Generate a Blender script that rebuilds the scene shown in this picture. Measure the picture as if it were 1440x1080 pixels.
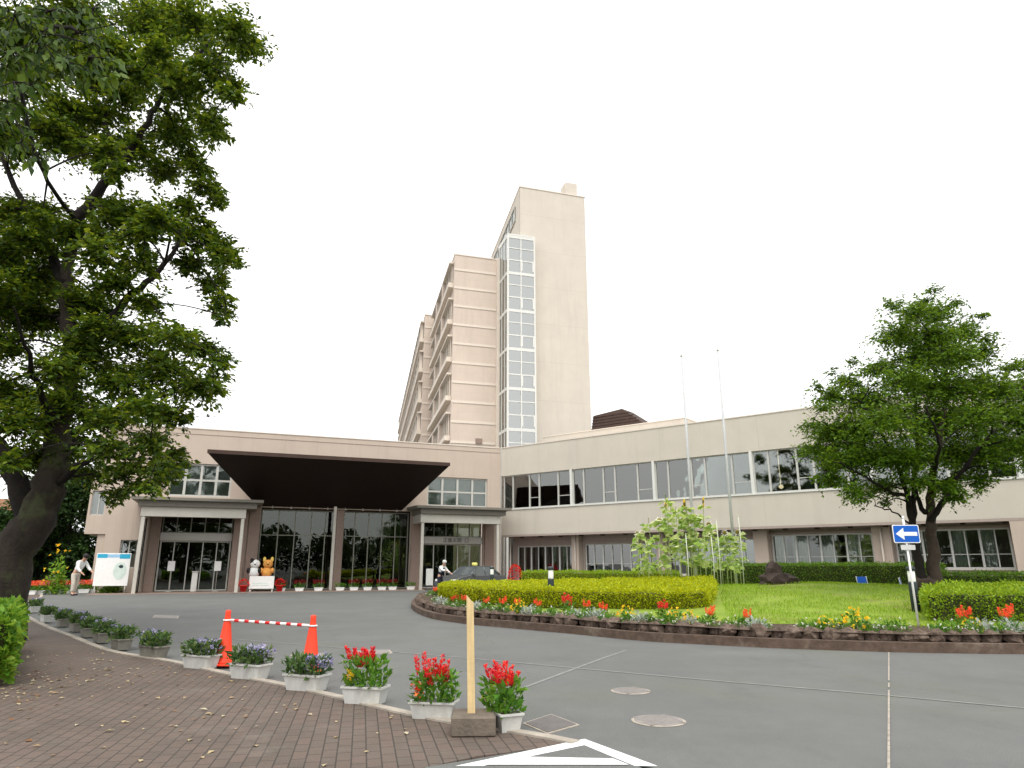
import bpy, bmesh, math, random
import numpy as np
from mathutils import Vector, Matrix
random.seed(7); rng = np.random.default_rng(11)
R = math.radians
S = bpy.context.scene
for o in list(bpy.data.objects): bpy.data.objects.remove(o)

# ------------------------------------------------------------------ camera, sky, sun, exposure
EYE = 1.35; PITCH = R(14.87); FPX = 960.0
cam_d = bpy.data.cameras.new('camera'); cam = bpy.data.objects.new('camera', cam_d)
S.collection.objects.link(cam); S.camera = cam
cam.location = (0, 0, EYE); cam.rotation_euler = (math.pi/2 + PITCH, 0, 0)
cam_d.sensor_width = 36; cam_d.lens = 36*FPX/1440; cam_d.clip_start = .05; cam_d.clip_end = 3000
S.render.resolution_x = 1024; S.render.resolution_y = 768
S.view_settings.view_transform = 'Standard'; S.view_settings.look = 'None'
S.view_settings.exposure = 1.15; S.view_settings.gamma = 1

SUN_EL, SUN_AZ = R(58), R(200)
W = bpy.data.worlds.new('World'); S.world = W; W.use_nodes = True
nt = W.node_tree; nt.nodes.clear()
sky = nt.nodes.new('ShaderNodeTexSky'); sky.sky_type = 'NISHITA'; sky.sun_disc = False
sky.sun_elevation = SUN_EL; sky.sun_rotation = SUN_AZ; sky.dust_density = 5; sky.air_density = 1
hs = nt.nodes.new('ShaderNodeHueSaturation'); hs.inputs['Saturation'].default_value = .06
hs.inputs['Value'].default_value = 1.0
mx = nt.nodes.new('ShaderNodeMix'); mx.data_type = 'RGBA'; mx.inputs[0].default_value = .6
mx.inputs[7].default_value = (11.6, 11.65, 11.7, 1)          # even cloud deck
bg = nt.nodes.new('ShaderNodeBackground'); bg.inputs[1].default_value = .085
wo = nt.nodes.new('ShaderNodeOutputWorld')
nt.links.new(sky.outputs[0], hs.inputs['Color']); nt.links.new(hs.outputs[0], mx.inputs[6])
nt.links.new(mx.outputs[2], bg.inputs[0]); nt.links.new(bg.outputs[0], wo.inputs[0])
sl = bpy.data.lights.new('sun', 'SUN'); sl.energy = .9; sl.angle = R(25); sl.color = (1, .96, .9)
sun = bpy.data.objects.new('sun', sl); S.collection.objects.link(sun)
# sun behind and to the right of the camera, above cloud
sd = Vector((math.sin(R(165))*math.cos(SUN_EL), math.cos(R(165))*math.cos(SUN_EL), math.sin(SUN_EL)))
sun.rotation_euler = sd.to_track_quat('Z', 'Y').to_euler(); sun.location = (0, -20, 40)

# ------------------------------------------------------------------ helpers
def ray(x, y):
    u = (x-720)/FPX; v = (540-y)/FPX; c, s = math.cos(PITCH), math.sin(PITCH)
    return Vector((u, c - v*s, s + v*c))
def atz(x, y, z=0.0):
    d = ray(x, y); return Vector((0, 0, EYE)) + d*((z-EYE)/d.z)
def aty(x, y, Y):
    d = ray(x, y); return Vector((0, 0, EYE)) + d*(Y/d.y)

def link(o, parent=None):
    S.collection.objects.link(o)
    if parent: o.parent = parent
    return o
def tag(o, label=None, cat=None, group=None, kind=None):
    if label: o['label'] = label
    if cat: o['category'] = cat
    if group: o['group'] = group
    if kind: o['kind'] = kind
    return o
def empty(name, loc=(0, 0, 0), rz=0, label=None, cat=None, group=None):
    o = bpy.data.objects.new(name, None); o.empty_display_size = .2; link(o)
    o.location = loc; o.rotation_euler = (0, 0, rz)
    return tag(o, label, cat, group)
def copy_tree(o, parent=None):
    c = o.copy(); S.collection.objects.link(c)
    if parent: c.parent = parent
    for ch in [x for x in o.children]: copy_tree(ch, c)
    return c
def place(proto, used, loc, rz=0, label=None, group=None, scale=1.0):
    o = proto if not used else copy_tree(proto)
    o.location = loc; o.rotation_euler = (0, 0, rz); o.scale = (scale,)*3
    if label: o['label'] = label
    if group: o['group'] = group
    return o

class MB:
    def __init__(s): s.v = []; s.f = []; s.sm = []
    def add(s, vs, fs, smooth=False):
        b = len(s.v); s.v += [tuple(v) for v in vs]; s.f += [tuple(b+i for i in f) for f in fs]; s.sm += [smooth]*len(fs)
        return s
    def box(s, x0, x1, y0, y1, z0, z1):
        return s.add([(x0,y0,z0),(x1,y0,z0),(x1,y1,z0),(x0,y1,z0),(x0,y0,z1),(x1,y0,z1),(x1,y1,z1),(x0,y1,z1)],
              [(0,3,2,1),(4,5,6,7),(0,1,5,4),(1,2,6,5),(2,3,7,6),(3,0,4,7)])
    def cbox(s, x0, x1, y0, y1, z0, z1, c=.01):       # chamfered box
        c = min(c, (x1-x0)*.45, (y1-y0)*.45, (z1-z0)*.45)
        ring = lambda a, z: [(x0+a, y0, z), (x1-a, y0, z), (x1, y0+a, z), (x1, y1-a, z), (x1-a, y1, z), (x0+a, y1, z), (x0, y1-a, z), (x0, y0+a, z)]
        inn = lambda z: [(x0+c, y0+c, z), (x1-c, y0+c, z), (x1-c, y0+c, z), (x1-c, y1-c, z), (x1-c, y1-c, z), (x0+c, y1-c, z), (x0+c, y1-c, z), (x0+c, y0+c, z)]
        vs = inn(z0)+ring(c, z0+c)+ring(c, z1-c)+inn(z1); fs = []
        for k in range(3):
            for i in range(8):
                j = (i+1) % 8; fs.append((k*8+i, k*8+j, k*8+8+j, k*8+8+i))
        fs.append((0, 6, 4, 2)); fs.append((24, 26, 28, 30))
        return s.add(vs, fs)
    def prism(s, poly, z0, z1):
        n = len(poly); vs = [(p[0], p[1], z0) for p in poly]+[(p[0], p[1], z1) for p in poly]
        fs = [tuple(range(n-1, -1, -1)), tuple(range(n, 2*n))]+[(i, (i+1) % n, n+(i+1) % n, n+i) for i in range(n)]
        return s.add(vs, fs)
    def tube(s, pts, rad, n=8, cap=True):
        pts = [Vector(p) for p in pts]
        if not hasattr(rad, '__len__'): rad = [rad]*len(pts)
        vs = []; fs = []; prev = None
        for i, p in enumerate(pts):
            t = (pts[min(i+1, len(pts)-1)]-pts[max(i-1, 0)]).normalized()
            if prev is None: a = t.orthogonal().normalized()
            else: a = (prev - t*prev.dot(t)); a = a.normalized() if a.length > 1e-6 else t.orthogonal().normalized()
            prev = a; b = t.cross(a)
            for k in range(n):
                th = 2*math.pi*k/n; vs.append(p + (a*math.cos(th)+b*math.sin(th))*rad[i])
        for i in range(len(pts)-1):
            for k in range(n):
                k2 = (k+1) % n; fs.append((i*n+k, i*n+k2, (i+1)*n+k2, (i+1)*n+k))
        if cap: fs.append(tuple(range(n-1, -1, -1))); fs.append(tuple((len(pts)-1)*n+k for k in range(n)))
        return s.add(vs, fs, True)
    def lathe(s, prof, n=20, c=(0, 0, 0)):
        vs = []; fs = []; m = len(prof)
        for r, z in prof:
            for k in range(n):
                th = 2*math.pi*k/n; vs.append((c[0]+r*math.cos(th), c[1]+r*math.sin(th), c[2]+z))
        for i in range(m-1):
            for k in range(n):
                k2 = (k+1) % n; fs.append((i*n+k, i*n+k2, (i+1)*n+k2, (i+1)*n+k))
        fs.append(tuple(range(n-1, -1, -1))); fs.append(tuple((m-1)*n+k for k in range(n)))
        return s.add(vs, fs, True)
    def blob(s, c, r, seed=0, rough=.25, n=1, sq=(1, 1, 1)):
        bm = bmesh.new(); bmesh.ops.create_icosphere(bm, subdivisions=n, radius=1)
        rr = random.Random(seed); bm.verts.ensure_lookup_table()
        vs = []
        for v in bm.verts:
            k = r*(1+rough*(rr.random()-.5)*2); vs.append((c[0]+v.co.x*k*sq[0], c[1]+v.co.y*k*sq[1], c[2]+v.co.z*k*sq[2]))
        fs = [tuple(v.index for v in f.verts) for f in bm.faces]; bm.free()
        return s.add(vs, fs, rough < .1)
    def build(s, name, mat, parent=None, loc=None, rz=0):
        me = bpy.data.meshes.new(name); me.from_pydata(s.v, [], s.f)
        me.polygons.foreach_set('use_smooth', s.sm); me.update()
        if mat: me.materials.append(mat)
        o = link(bpy.data.objects.new(name, me), parent)
        if loc is not None: o.location = loc
        o.rotation_euler = (0, 0, rz); return o

# ------------------------------------------------------------------ materials
def mat(name, col, rough=.8, var=.12, scale=6, bump=0, bscale=None, metal=0, spec=.3, col2=None, stretch=(1, 1, 1), detail=6):
    m = bpy.data.materials.new(name); m.use_nodes = True; t = m.node_tree; N = t.nodes; L = t.links
    b = N['Principled BSDF']; b.inputs['Roughness'].default_value = rough; b.inputs['Metallic'].default_value = metal
    b.inputs['Specular IOR Level'].default_value = spec
    tc = N.new('ShaderNodeTexCoord'); mp = N.new('ShaderNodeMapping'); mp.inputs['Scale'].default_value = stretch
    L.new(tc.outputs['Object'], mp.inputs[0])
    nz = N.new('ShaderNodeTexNoise'); nz.inputs['Scale'].default_value = scale; nz.inputs['Detail'].default_value = detail
    nz.inputs['Roughness'].default_value = .65; L.new(mp.outputs[0], nz.inputs['Vector'])
    mr = N.new('ShaderNodeMapRange'); mr.inputs[1].default_value = .3; mr.inputs[2].default_value = .7; L.new(nz.outputs['Fac'], mr.inputs[0])
    c = N.new('ShaderNodeMix'); c.data_type = 'RGBA'; L.new(mr.outputs[0], c.inputs[0])
    c2 = col2 or tuple(min(1, x*(1+var)) for x in col); c1 = col if col2 else tuple(x*(1-var) for x in col)
    c.inputs[6].default_value = (*c1, 1); c.inputs[7].default_value = (*c2, 1)
    L.new(c.outputs[2], b.inputs['Base Color'])
    if bump:
        n2 = N.new('ShaderNodeTexNoise'); n2.inputs['Scale'].default_value = bscale or scale*6; n2.inputs['Detail'].default_value = 4
        L.new(tc.outputs['Object'], n2.inputs['Vector'])
        bp = N.new('ShaderNodeBump'); bp.inputs['Strength'].default_value = bump; bp.inputs['Distance'].default_value = .02
        L.new(n2.outputs['Fac'], bp.inputs['Height']); L.new(bp.outputs[0], b.inputs['Normal'])
    m['mixout'] = c.name
    return m
def overlay(m, fac_socket_fn, col):
    """mix another colour on top of the base colour with a factor built by fac_socket_fn(nodes, links)"""
    t = m.node_tree; N = t.nodes; L = t.links; b = N['Principled BSDF']
    src = b.inputs['Base Color'].links[0].from_socket
    f = fac_socket_fn(N, L); c = N.new('ShaderNodeMix'); c.data_type = 'RGBA'
    L.new(f, c.inputs[0]); L.new(src, c.inputs[6]); c.inputs[7].default_value = (*col, 1)
    L.new(c.outputs[2], b.inputs['Base Color']); return m
def noise_fac(scale, lo, hi, amt=1, stretch=(1, 1, 1), off=0):
    def fn(N, L):
        tc = N.new('ShaderNodeTexCoord'); mp = N.new('ShaderNodeMapping'); mp.inputs['Scale'].default_value = stretch
        mp.inputs['Location'].default_value = (off, off*.7, 0)
        L.new(tc.outputs['Object'], mp.inputs[0]); n = N.new('ShaderNodeTexNoise'); n.inputs['Scale'].default_value = scale
        n.inputs['Detail'].default_value = 8; n.inputs['Roughness'].default_value = .7; L.new(mp.outputs[0], n.inputs['Vector'])
        r = N.new('ShaderNodeMapRange'); r.inputs[1].default_value = lo; r.inputs[2].default_value = hi; r.inputs[4].default_value = amt
        L.new(n.outputs['Fac'], r.inputs[0]); return r.outputs[0]
    return fn
def joints(w, h, t=.02, amt=.5, offx=0, offz=0):
    """straight panel joints every w metres along X and h metres along Z of the object"""
    def fn(N, L):
        tc = N.new('ShaderNodeTexCoord'); sx = N.new('ShaderNodeSeparateXYZ'); L.new(tc.outputs['Object'], sx.inputs[0])
        def line(sock, p, off):
            a = N.new('ShaderNodeMath'); a.operation = 'ADD'; a.inputs[1].default_value = 1000*p+off; L.new(sock, a.inputs[0])
            b = N.new('ShaderNodeMath'); b.operation = 'MODULO'; b.inputs[1].default_value = p; L.new(a.outputs[0], b.inputs[0])
            c = N.new('ShaderNodeMath'); c.operation = 'LESS_THAN'; c.inputs[1].default_value = t; L.new(b.outputs[0], c.inputs[0]); return c.outputs[0]
        m = N.new('ShaderNodeMath'); m.operation = 'MAXIMUM'
        L.new(line(sx.outputs[0], w, offx), m.inputs[0]); L.new(line(sx.outputs[2], h, offz), m.inputs[1])
        k = N.new('ShaderNodeMath'); k.operation = 'MULTIPLY'; k.inputs[1].default_value = amt; L.new(m.outputs[0], k.inputs[0]); return k.outputs[0]
    return fn
def leaf_mat(name, cols, trans=.35, rough=.5, tcol=None):
    m = bpy.data.materials.new(name); m.use_nodes = True; t = m.node_tree; N = t.nodes; L = t.links; N.clear()
    g = N.new('ShaderNodeNewGeometry'); cr = N.new('ShaderNodeValToRGB'); L.new(g.outputs['Random Per Island'], cr.inputs[0])
    els = cr.color_ramp.elements
    while len(els) < len(cols): els.new(.5)
    for i, c in enumerate(cols): els[i].position = i/(len(cols)-1); els[i].color = (*c, 1)
    b = N.new('ShaderNodeBsdfPrincipled'); b.inputs['Roughness'].default_value = rough; b.inputs['Specular IOR Level'].default_value = .25
    L.new(cr.outputs[0], b.inputs['Base Color'])
    tr = N.new('ShaderNodeBsdfTranslucent')
    hv = N.new('ShaderNodeHueSaturation'); hv.inputs['Hue'].default_value = .475; hv.inputs['Value'].default_value = 1.65
    L.new(cr.outputs[0], hv.inputs['Color']); L.new(hv.outputs[0], tr.inputs[0])
    mx = N.new('ShaderNodeMixShader'); mx.inputs[0].default_value = trans
    L.new(b.outputs[0], mx.inputs[1]); L.new(tr.outputs[0], mx.inputs[2])
    o = N.new('ShaderNodeOutputMaterial'); L.new(mx.outputs[0], o.inputs[0]); return m
def glass_mat(name, tint, ior=1.9, rough=.01):
    m = bpy.data.materials.new(name); m.use_nodes = True; t = m.node_tree; N = t.nodes; L = t.links; N.clear()
    tr = N.new('ShaderNodeBsdfTransparent'); tr.inputs[0].default_value = (*tint, 1)
    gl = N.new('ShaderNodeBsdfGlossy'); gl.inputs['Roughness'].default_value = rough; gl.inputs[0].default_value = (.93, .95, .92, 1)
    fr = N.new('ShaderNodeFresnel'); fr.inputs[0].default_value = ior
    tc = N.new('ShaderNodeTexCoord'); nz = N.new('ShaderNodeTexNoise'); nz.inputs['Scale'].default_value = .7
    L.new(tc.outputs['Object'], nz.inputs['Vector'])
    bp = N.new('ShaderNodeBump'); bp.inputs['Strength'].default_value = .06; bp.inputs['Distance'].default_value = .1
    L.new(nz.outputs['Fac'], bp.inputs['Height']); L.new(bp.outputs[0], gl.inputs['Normal'])
    mx = N.new('ShaderNodeMixShader'); L.new(fr.outputs[0], mx.inputs[0]); L.new(tr.outputs[0], mx.inputs[1]); L.new(gl.outputs[0], mx.inputs[2])
    o = N.new('ShaderNodeOutputMaterial'); L.new(mx.outputs[0], o.inputs[0]); return m
def emit_mat(name, col, s):
    m = mat(name, col, .5); b = m.node_tree.nodes['Principled BSDF']
    b.inputs['Emission Color'].default_value = (*col, 1); b.inputs['Emission Strength'].default_value = s; return m

M = {}
def wallmat(name, col, w, h, jc, amt=.35, offx=0, offz=0):
    m = mat(name, col, .85, .05, .6, .15, 60)
    overlay(m, noise_fac(1.2, .5, .72, .42, (1, 1, .12)), tuple(c*.78 for c in col))     # rain streaks
    overlay(m, noise_fac(7, .45, .7, .10, (1, 1, .05), 3), tuple(min(1, c*1.15) for c in col))
    return overlay(m, joints(w, h, .022, amt, offx, offz), jc)
M['wall'] = wallmat('wall_beige', (.46, .375, .305), 1.9, 30, (.30, .23, .19), .3)
M['wallpink'] = wallmat('wall_pink', (.475, .392, .325), 1.8, 30, (.33, .25, .21), .35)
M['wallgrey'] = wallmat('wall_pale', (.52, .475, .405), 5.36, 30, (.36, .30, .25), .45, -.42)
M['tower'] = wallmat('tower_concrete', (.545, .495, .425), 30, 3.68, (.36, .30, .25), .6, 0, -1.0)
M['towerpink'] = wallmat('tower_pink', (.545, .46, .39), 30, 1.84, (.42, .31, .25), .3)
M['band'] = mat('pale_band', (.63, .56, .48), .8, .05)
M['stone'] = mat('pillar_stone', (.26, .19, .155), .6, .12, 9, .1)
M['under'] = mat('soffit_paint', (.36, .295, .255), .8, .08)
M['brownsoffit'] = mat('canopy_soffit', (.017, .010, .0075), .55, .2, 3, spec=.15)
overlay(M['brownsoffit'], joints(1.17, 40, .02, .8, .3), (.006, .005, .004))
M['steel'] = mat('portico_steel', (.50, .475, .42), .45, .06, 5, metal=.15)
M['steeldark'] = mat('portico_roof', (.17, .155, .13), .5, .1, 4)
M['alu'] = mat('window_aluminium', (.46, .455, .42), .45, .05)
M['aluwhite'] = mat('white_frame', (.62, .62, .585), .5, .04)
M['mull'] = mat('mullion_grey', (.23, .235, .19), .4, .08)
M['glass'] = glass_mat('window_glass', (.6, .65, .64), 2.5)
M['glassblind'] = glass_mat('blind_backed_glass', (.8, .84, .82), 1.8)
M['glassdark'] = glass_mat('lobby_glass', (.42, .47, .38), 1.75)
M['glasstower'] = glass_mat('stair_glass', (.8, .85, .82), 4.2)
M['interior'] = mat('interior_wall', (.30, .28, .25), .9, .1)
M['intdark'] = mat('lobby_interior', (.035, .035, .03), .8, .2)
M['curtain'] = mat('curtain_cloth', (.62, .63, .58), .9, .08, 3, stretch=(8, 8, .3))
M['greyblind'] = mat('grey_blind', (.40, .42, .41), .9, .06)
M['blind'] = mat('blind_panel', (.40, .36, .31), .9, .05)
M['lamp'] = emit_mat('warm_lamp', (1, .75, .45), 1.2)
M['asphalt'] = mat('asphalt', (.122, .124, .119), .82, .14, .8, .35, 90)
overlay(M['asphalt'], noise_fac(110, .5, .72, .75), (.24, .24, .23))
overlay(M['asphalt'], noise_fac(.22, .42, .7, .5, off=5), (.09, .094, .09))
def crack_fac(N, L):
    tc = N.new('ShaderNodeTexCoord'); nz = N.new('ShaderNodeTexNoise'); nz.inputs['Scale'].default_value = 1.5; L.new(tc.outputs['Object'], nz.inputs['Vector'])
    ad = N.new('ShaderNodeMixRGB'); ad.blend_type = 'ADD'; ad.inputs[0].default_value = .5; L.new(tc.outputs['Object'], ad.inputs[1]); L.new(nz.outputs['Color'], ad.inputs[2])
    v = N.new('ShaderNodeTexVoronoi'); v.feature = 'DISTANCE_TO_EDGE'; v.inputs['Scale'].default_value = .16; L.new(ad.outputs[0], v.inputs['Vector'])
    r_ = N.new('ShaderNodeMapRange'); r_.inputs[1].default_value = 0; r_.inputs[2].default_value = .0022; r_.inputs[3].default_value = .45; r_.inputs[4].default_value = 0
    L.new(v.outputs['Distance'], r_.inputs[0]); return r_.outputs[0]
overlay(M['asphalt'], crack_fac, (.05, .05, .048))
overlay(M['asphalt'], noise_fac(.35, .52, .70, .5, off=11), (.118, .135, .088))
overlay(M['asphalt'], noise_fac(9, .5, .75, .35, off=8), (.15, .15, .142))
overlay(M['asphalt'], noise_fac(1.3, .55, .7, .3, (1, .35, 1), off=3), (.075, .077, .075))
M['brick'] = mat('pavement_brick', (.108, .086, .07), .85, .2, .9, .3, 70)
def brick_fac(N, L):
    tc = N.new('ShaderNodeTexCoord'); mp = N.new('ShaderNodeMapping'); mp.inputs['Rotation'].default_value = (0, 0, R(78))
    L.new(tc.outputs['Object'], mp.inputs[0]); b = N.new('ShaderNodeTexBrick'); L.new(mp.outputs[0], b.inputs['Vector'])
    b.inputs['Scale'].default_value = 1; b.inputs['Brick Width'].default_value = .21; b.inputs['Row Height'].default_value = .105
    b.inputs['Mortar Size'].default_value = .006; b.inputs['Mortar Smooth'].default_value = .2
    M['_bk'] = b
    k = N.new('ShaderNodeMath'); k.operation = 'MULTIPLY'; k.inputs[1].default_value = .8; L.new(b.outputs['Fac'], k.inputs[0]); return k.outputs[0]
def brickcol_fac(N, L):
    b = M['_bk']; b.inputs['Color1'].default_value = (0, 0, 0, 1); b.inputs['Color2'].default_value = (1, 1, 1, 1); b.inputs['Mortar'].default_value = (0, 0, 0, 1)
    k = N.new('ShaderNodeMath'); k.operation = 'MULTIPLY'; k.inputs[1].default_value = .45; L.new(b.outputs['Color'], k.inputs[0]); return k.outputs[0]
_tmp = overlay(M['brick'], brick_fac, (.03, .026, .022)); overlay(M['brick'], brickcol_fac, (.15, .10, .08))
overlay(M['brick'], noise_fac(.5, .5, .7, .45, off=2), (.075, .065, .055))
overlay(M['brick'], noise_fac(1.4, .55, .68, .35, off=6), (.19, .165, .14))
overlay(M['brick'], noise_fac(60, .62, .75, .4, off=2), (.22, .19, .15))
M['concrete'] = mat('kerb_concrete', (.34, .30, .25), .85, .25, 5, .3)
M['kerbbrick'] = mat('kerb_brick', (.10, .068, .05), .85, .35, 6, .4)
overlay(M['kerbbrick'], noise_fac(2, .55, .7, .6, off=2), (.24, .2, .16))
M['rock'] = mat('border_rock', (.115, .082, .062), .9, .55, 9, .9, 25)
overlay(M['rock'], noise_fac(5, .55, .7, .5), (.24, .2, .17))
M['rock2'] = mat('dark_rock', (.05, .036, .03), .95, .4, 5, 1, 12)
M['soil'] = mat('soil', (.07, .05, .033), .95, .35, 8, .6, 40)
M['lawn'] = mat('lawn_turf', (.14, .22, .02), .95, .25, 2.2, .5, 60, col2=(.22, .30, .03))
overlay(M['lawn'], noise_fac(.5, .5, .7, .6, off=4), (.24, .25, .05))
overlay(M['lawn'], noise_fac(1.1, .52, .66, .8, off=9), (.20, .16, .07))
M['paint'] = mat('road_paint', (.72, .73, .72), .7, .08, 20)
M['paintold'] = mat('worn_road_paint', (.20, .20, .19), .8, .2, 6)
M['patch'] = mat('asphalt_patch', (.125, .115, .108), .8, .15, 6, .3)
M['manhole'] = mat('manhole_disc', (.24, .22, .205), .75, .12, 14, .3)
M['plastic'] = mat('planter_plastic', (.55, .55, .52), .5, .08, 7)
overlay(M['plastic'], noise_fac(5, .5, .75, .45, (1, 1, .4)), (.27, .26, .22))
M['plasticdark'] = mat('weathered_planter', (.20, .19, .16), .7, .3, 6)
M['cone'] = mat('cone_orange', (.85, .055, .02), .45, .08)
M['red'] = mat('red_paint', (.62, .02, .02), .45, .08)
M['polegrey'] = mat('pole_grey', (.47, .48, .48), .45, .05)
M['white'] = mat('white_paint', (.80, .80, .78), .45, .04)
M['wood'] = mat('pine_post', (.60, .45, .23), .7, .18, 4, .2, 40, stretch=(9, 9, .6))
overlay(M['wood'], noise_fac(3, .68, .72, .8, (2, 2, .8), 7), (.16, .09, .04))
M['woodblock'] = mat('weathered_block', (.14, .115, .09), .9, .3, 6, .5)
M['blue'] = mat('sign_blue', (.005, .10, .46), .4, .04)
M['cyan'] = mat('board_cyan', (.03, .36, .55), .5, .08)
M['darkgreen'] = mat('dark_metal', (.028, .04, .045), .5, .1)
M['bark'] = mat('cherry_bark', (.03, .023, .018), .95, .35, 5, 1, 18, stretch=(1, 1, .5))
overlay(M['bark'], noise_fac(1.6, .5, .62, .7), (.06, .07, .03))
M['barkdark'] = mat('dark_limb_bark', (.013, .010, .008), .95, .35, 6, .8, 22)
M['bark2'] = mat('zelkova_bark', (.05, .036, .028), .95, .3, 6, .8, 22)
M['leafL'] = leaf_mat('cherry_leaf', [(.017, .042, .003), (.038, .082, .005), (.075, .14, .008), (.16, .21, .012)], .38)
M['leafN'] = leaf_mat('near_leaf', [(.016, .045, .004), (.04, .09, .006), (.09, .155, .009)], .4)
M['leafR'] = leaf_mat('zelkova_leaf', [(.030, .078, .004), (.065, .145, .007), (.13, .235, .014)], .38)
M['leafBG'] = leaf_mat('dark_tree_leaf', [(.012, .03, .007), (.024, .058, .012), (.04, .085, .016)], .25)
M['leafwood'] = leaf_mat('wood_leaf', [(.018, .035, .008), (.04, .065, .015), (.06, .09, .02)], .2)
M['lime'] = leaf_mat('lime_leaf', [(.20, .26, .004), (.34, .40, .006), (.48, .52, .010)], .35)
M['hedge'] = leaf_mat('hedge_leaf', [(.045, .11, .010), (.085, .18, .015), (.15, .26, .02)], .3)
M['hedgeb'] = leaf_mat('bright_hedge_leaf', [(.11, .20, .010), (.20, .33, .015), (.30, .42, .02)], .35)
M['shrub'] = leaf_mat('shrub_leaf', [(.05, .15, .012), (.10, .24, .02), (.17, .33, .03), (.24, .36, .04)], .4)
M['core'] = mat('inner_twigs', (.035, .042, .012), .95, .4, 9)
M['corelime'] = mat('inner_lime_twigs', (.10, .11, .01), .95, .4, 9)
M['sunleaf'] = leaf_mat('sunflower_leaf', [(.14, .26, .04), (.26, .42, .08), (.42, .52, .18), (.58, .62, .38)], .45)
M['green'] = leaf_mat('plant_leaf', [(.035, .12, .015), (.08, .22, .02), (.16, .32, .035)], .35)
M['bluegreen'] = leaf_mat('plant_leaf_dark', [(.03, .075, .02), (.07, .14, .04), (.15, .22, .06)], .3)
M['silver'] = leaf_mat('silver_leaf', [(.22, .27, .21), (.38, .42, .36), (.5, .55, .5)], .3)
M['redfl'] = leaf_mat('red_petal', [(.42, .012, .006), (.75, .04, .012), (.88, .14, .04)], .35)
M['dimred'] = leaf_mat('dark_red_petal', [(.12, .008, .004), (.26, .012, .008), (.34, .03, .01)], .2)  # dim red seen in the lobby glass, put into the petal colour
M['orangefl'] = leaf_mat('orange_petal', [(.70, .07, .02), (.85, .16, .04), (.85, .28, .07)], .35)
M['yellowfl'] = leaf_mat('yellow_petal', [(.75, .5, .02), (.85, .7, .04)], .35)
M['purplefl'] = leaf_mat('purple_petal', [(.16, .13, .28), (.33, .30, .48), (.55, .52, .62)], .3)
M['whitefl'] = leaf_mat('white_petal', [(.6, .6, .5), (.75, .75, .7)], .3)
M['stem'] = mat('plant_stem', (.34, .40, .16), .8, .2)
M['stake'] = mat('pale_stake', (.55, .58, .46), .7, .1)
M['seed'] = mat('seed_head', (.16, .13, .02), .9, .3, 30)
M['skin'] = mat('skin', (.50, .30, .21), .6, .05)
M['hair'] = mat('black_hair', (.015, .013, .012), .6, .2)
M['hairgrey'] = mat('white_hair', (.55, .55, .53), .7, .1)
M['clothwhite'] = mat('white_cloth', (.72, .73, .72), .9, .06)
M['clothbeige'] = mat('beige_cloth', (.50, .45, .38), .9, .08)
M['clothdark'] = mat('dark_cloth', (.018, .018, .03), .9, .2)
M['carpaint'] = mat('car_paint', (.16, .17, .17), .25, .03, metal=.5, spec=.6)
M['tyre'] = mat('tyre_rubber', (.02, .02, .02), .8, .1)
M['brownwall'] = mat('brown_cladding', (.055, .034, .026), .8, .15, 3, .2)
M['tile'] = mat('brown_roof', (.20, .10, .05), .8, .2, 3)
M['litter'] = leaf_mat('fallen_leaf', [(.30, .22, .10), (.5, .42, .24), (.22, .09, .03), (.55, .5, .35)], .1)

# ------------------------------------------------------------------ foliage helpers (numpy)
def leaves(name, P, D, L, Wd, m, parent=None, up=.6, fold=.12):
    n = len(P); P = np.asarray(P, float); D = np.asarray(D, float); D /= np.linalg.norm(D, axis=1)[:, None]+1e-9
    N = rng.normal(size=(n, 3)); N[:, 2] += up*3; Sd = np.cross(D, N); Sd /= np.linalg.norm(Sd, axis=1)[:, None]+1e-9
    Nn = np.cross(Sd, D)
    L = (np.full(n, L)*rng.uniform(.5, 1.35, n))[:, None]; Wd = L*Wd
    V = np.empty((n, 4, 3)); V[:, 0] = P; V[:, 2] = P+D*L
    V[:, 1] = P+D*L*.45+Sd*Wd/2+Nn*L*fold; V[:, 3] = P+D*L*.45-Sd*Wd/2+Nn*L*fold
    me = bpy.data.meshes.new(name); me.vertices.add(4*n); me.vertices.foreach_set('co', V.ravel())
    me.loops.add(4*n); me.loops.foreach_set('vertex_index', np.arange(4*n, dtype=np.int32))
    me.polygons.add(n); me.polygons.foreach_set('loop_start', np.arange(0, 4*n, 4, dtype=np.int32))
    me.polygons.foreach_set('loop_total', np.full(n, 4, dtype=np.int32))
    me.update(calc_edges=True); me.materials.append(m)
    return link(bpy.data.objects.new(name, me), parent)
def rdir(n, zs=1.0):
    d = rng.normal(size=(n, 3)); d[:, 2] *= zs; return d/(np.linalg.norm(d, axis=1)[:, None]+1e-9)

def catmull(pts, n=6, closed=False):
    P = [Vector(p) for p in pts]; out = []; m = len(P)
    g = (lambda i: P[i % m]) if closed else (lambda i: P[max(0, min(m-1, i))])
    for i in range(m if closed else m-1):
        a, b, c, d = g(i-1), g(i), g(i+1), g(i+2)
        for k in range(n):
            t = k/n; out.append(.5*((2*b)+(c-a)*t+(2*a-5*b+4*c-d)*t*t+(3*b-a-3*c+d)*t**3))
    if not closed: out.append(P[-1])
    return out

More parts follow.
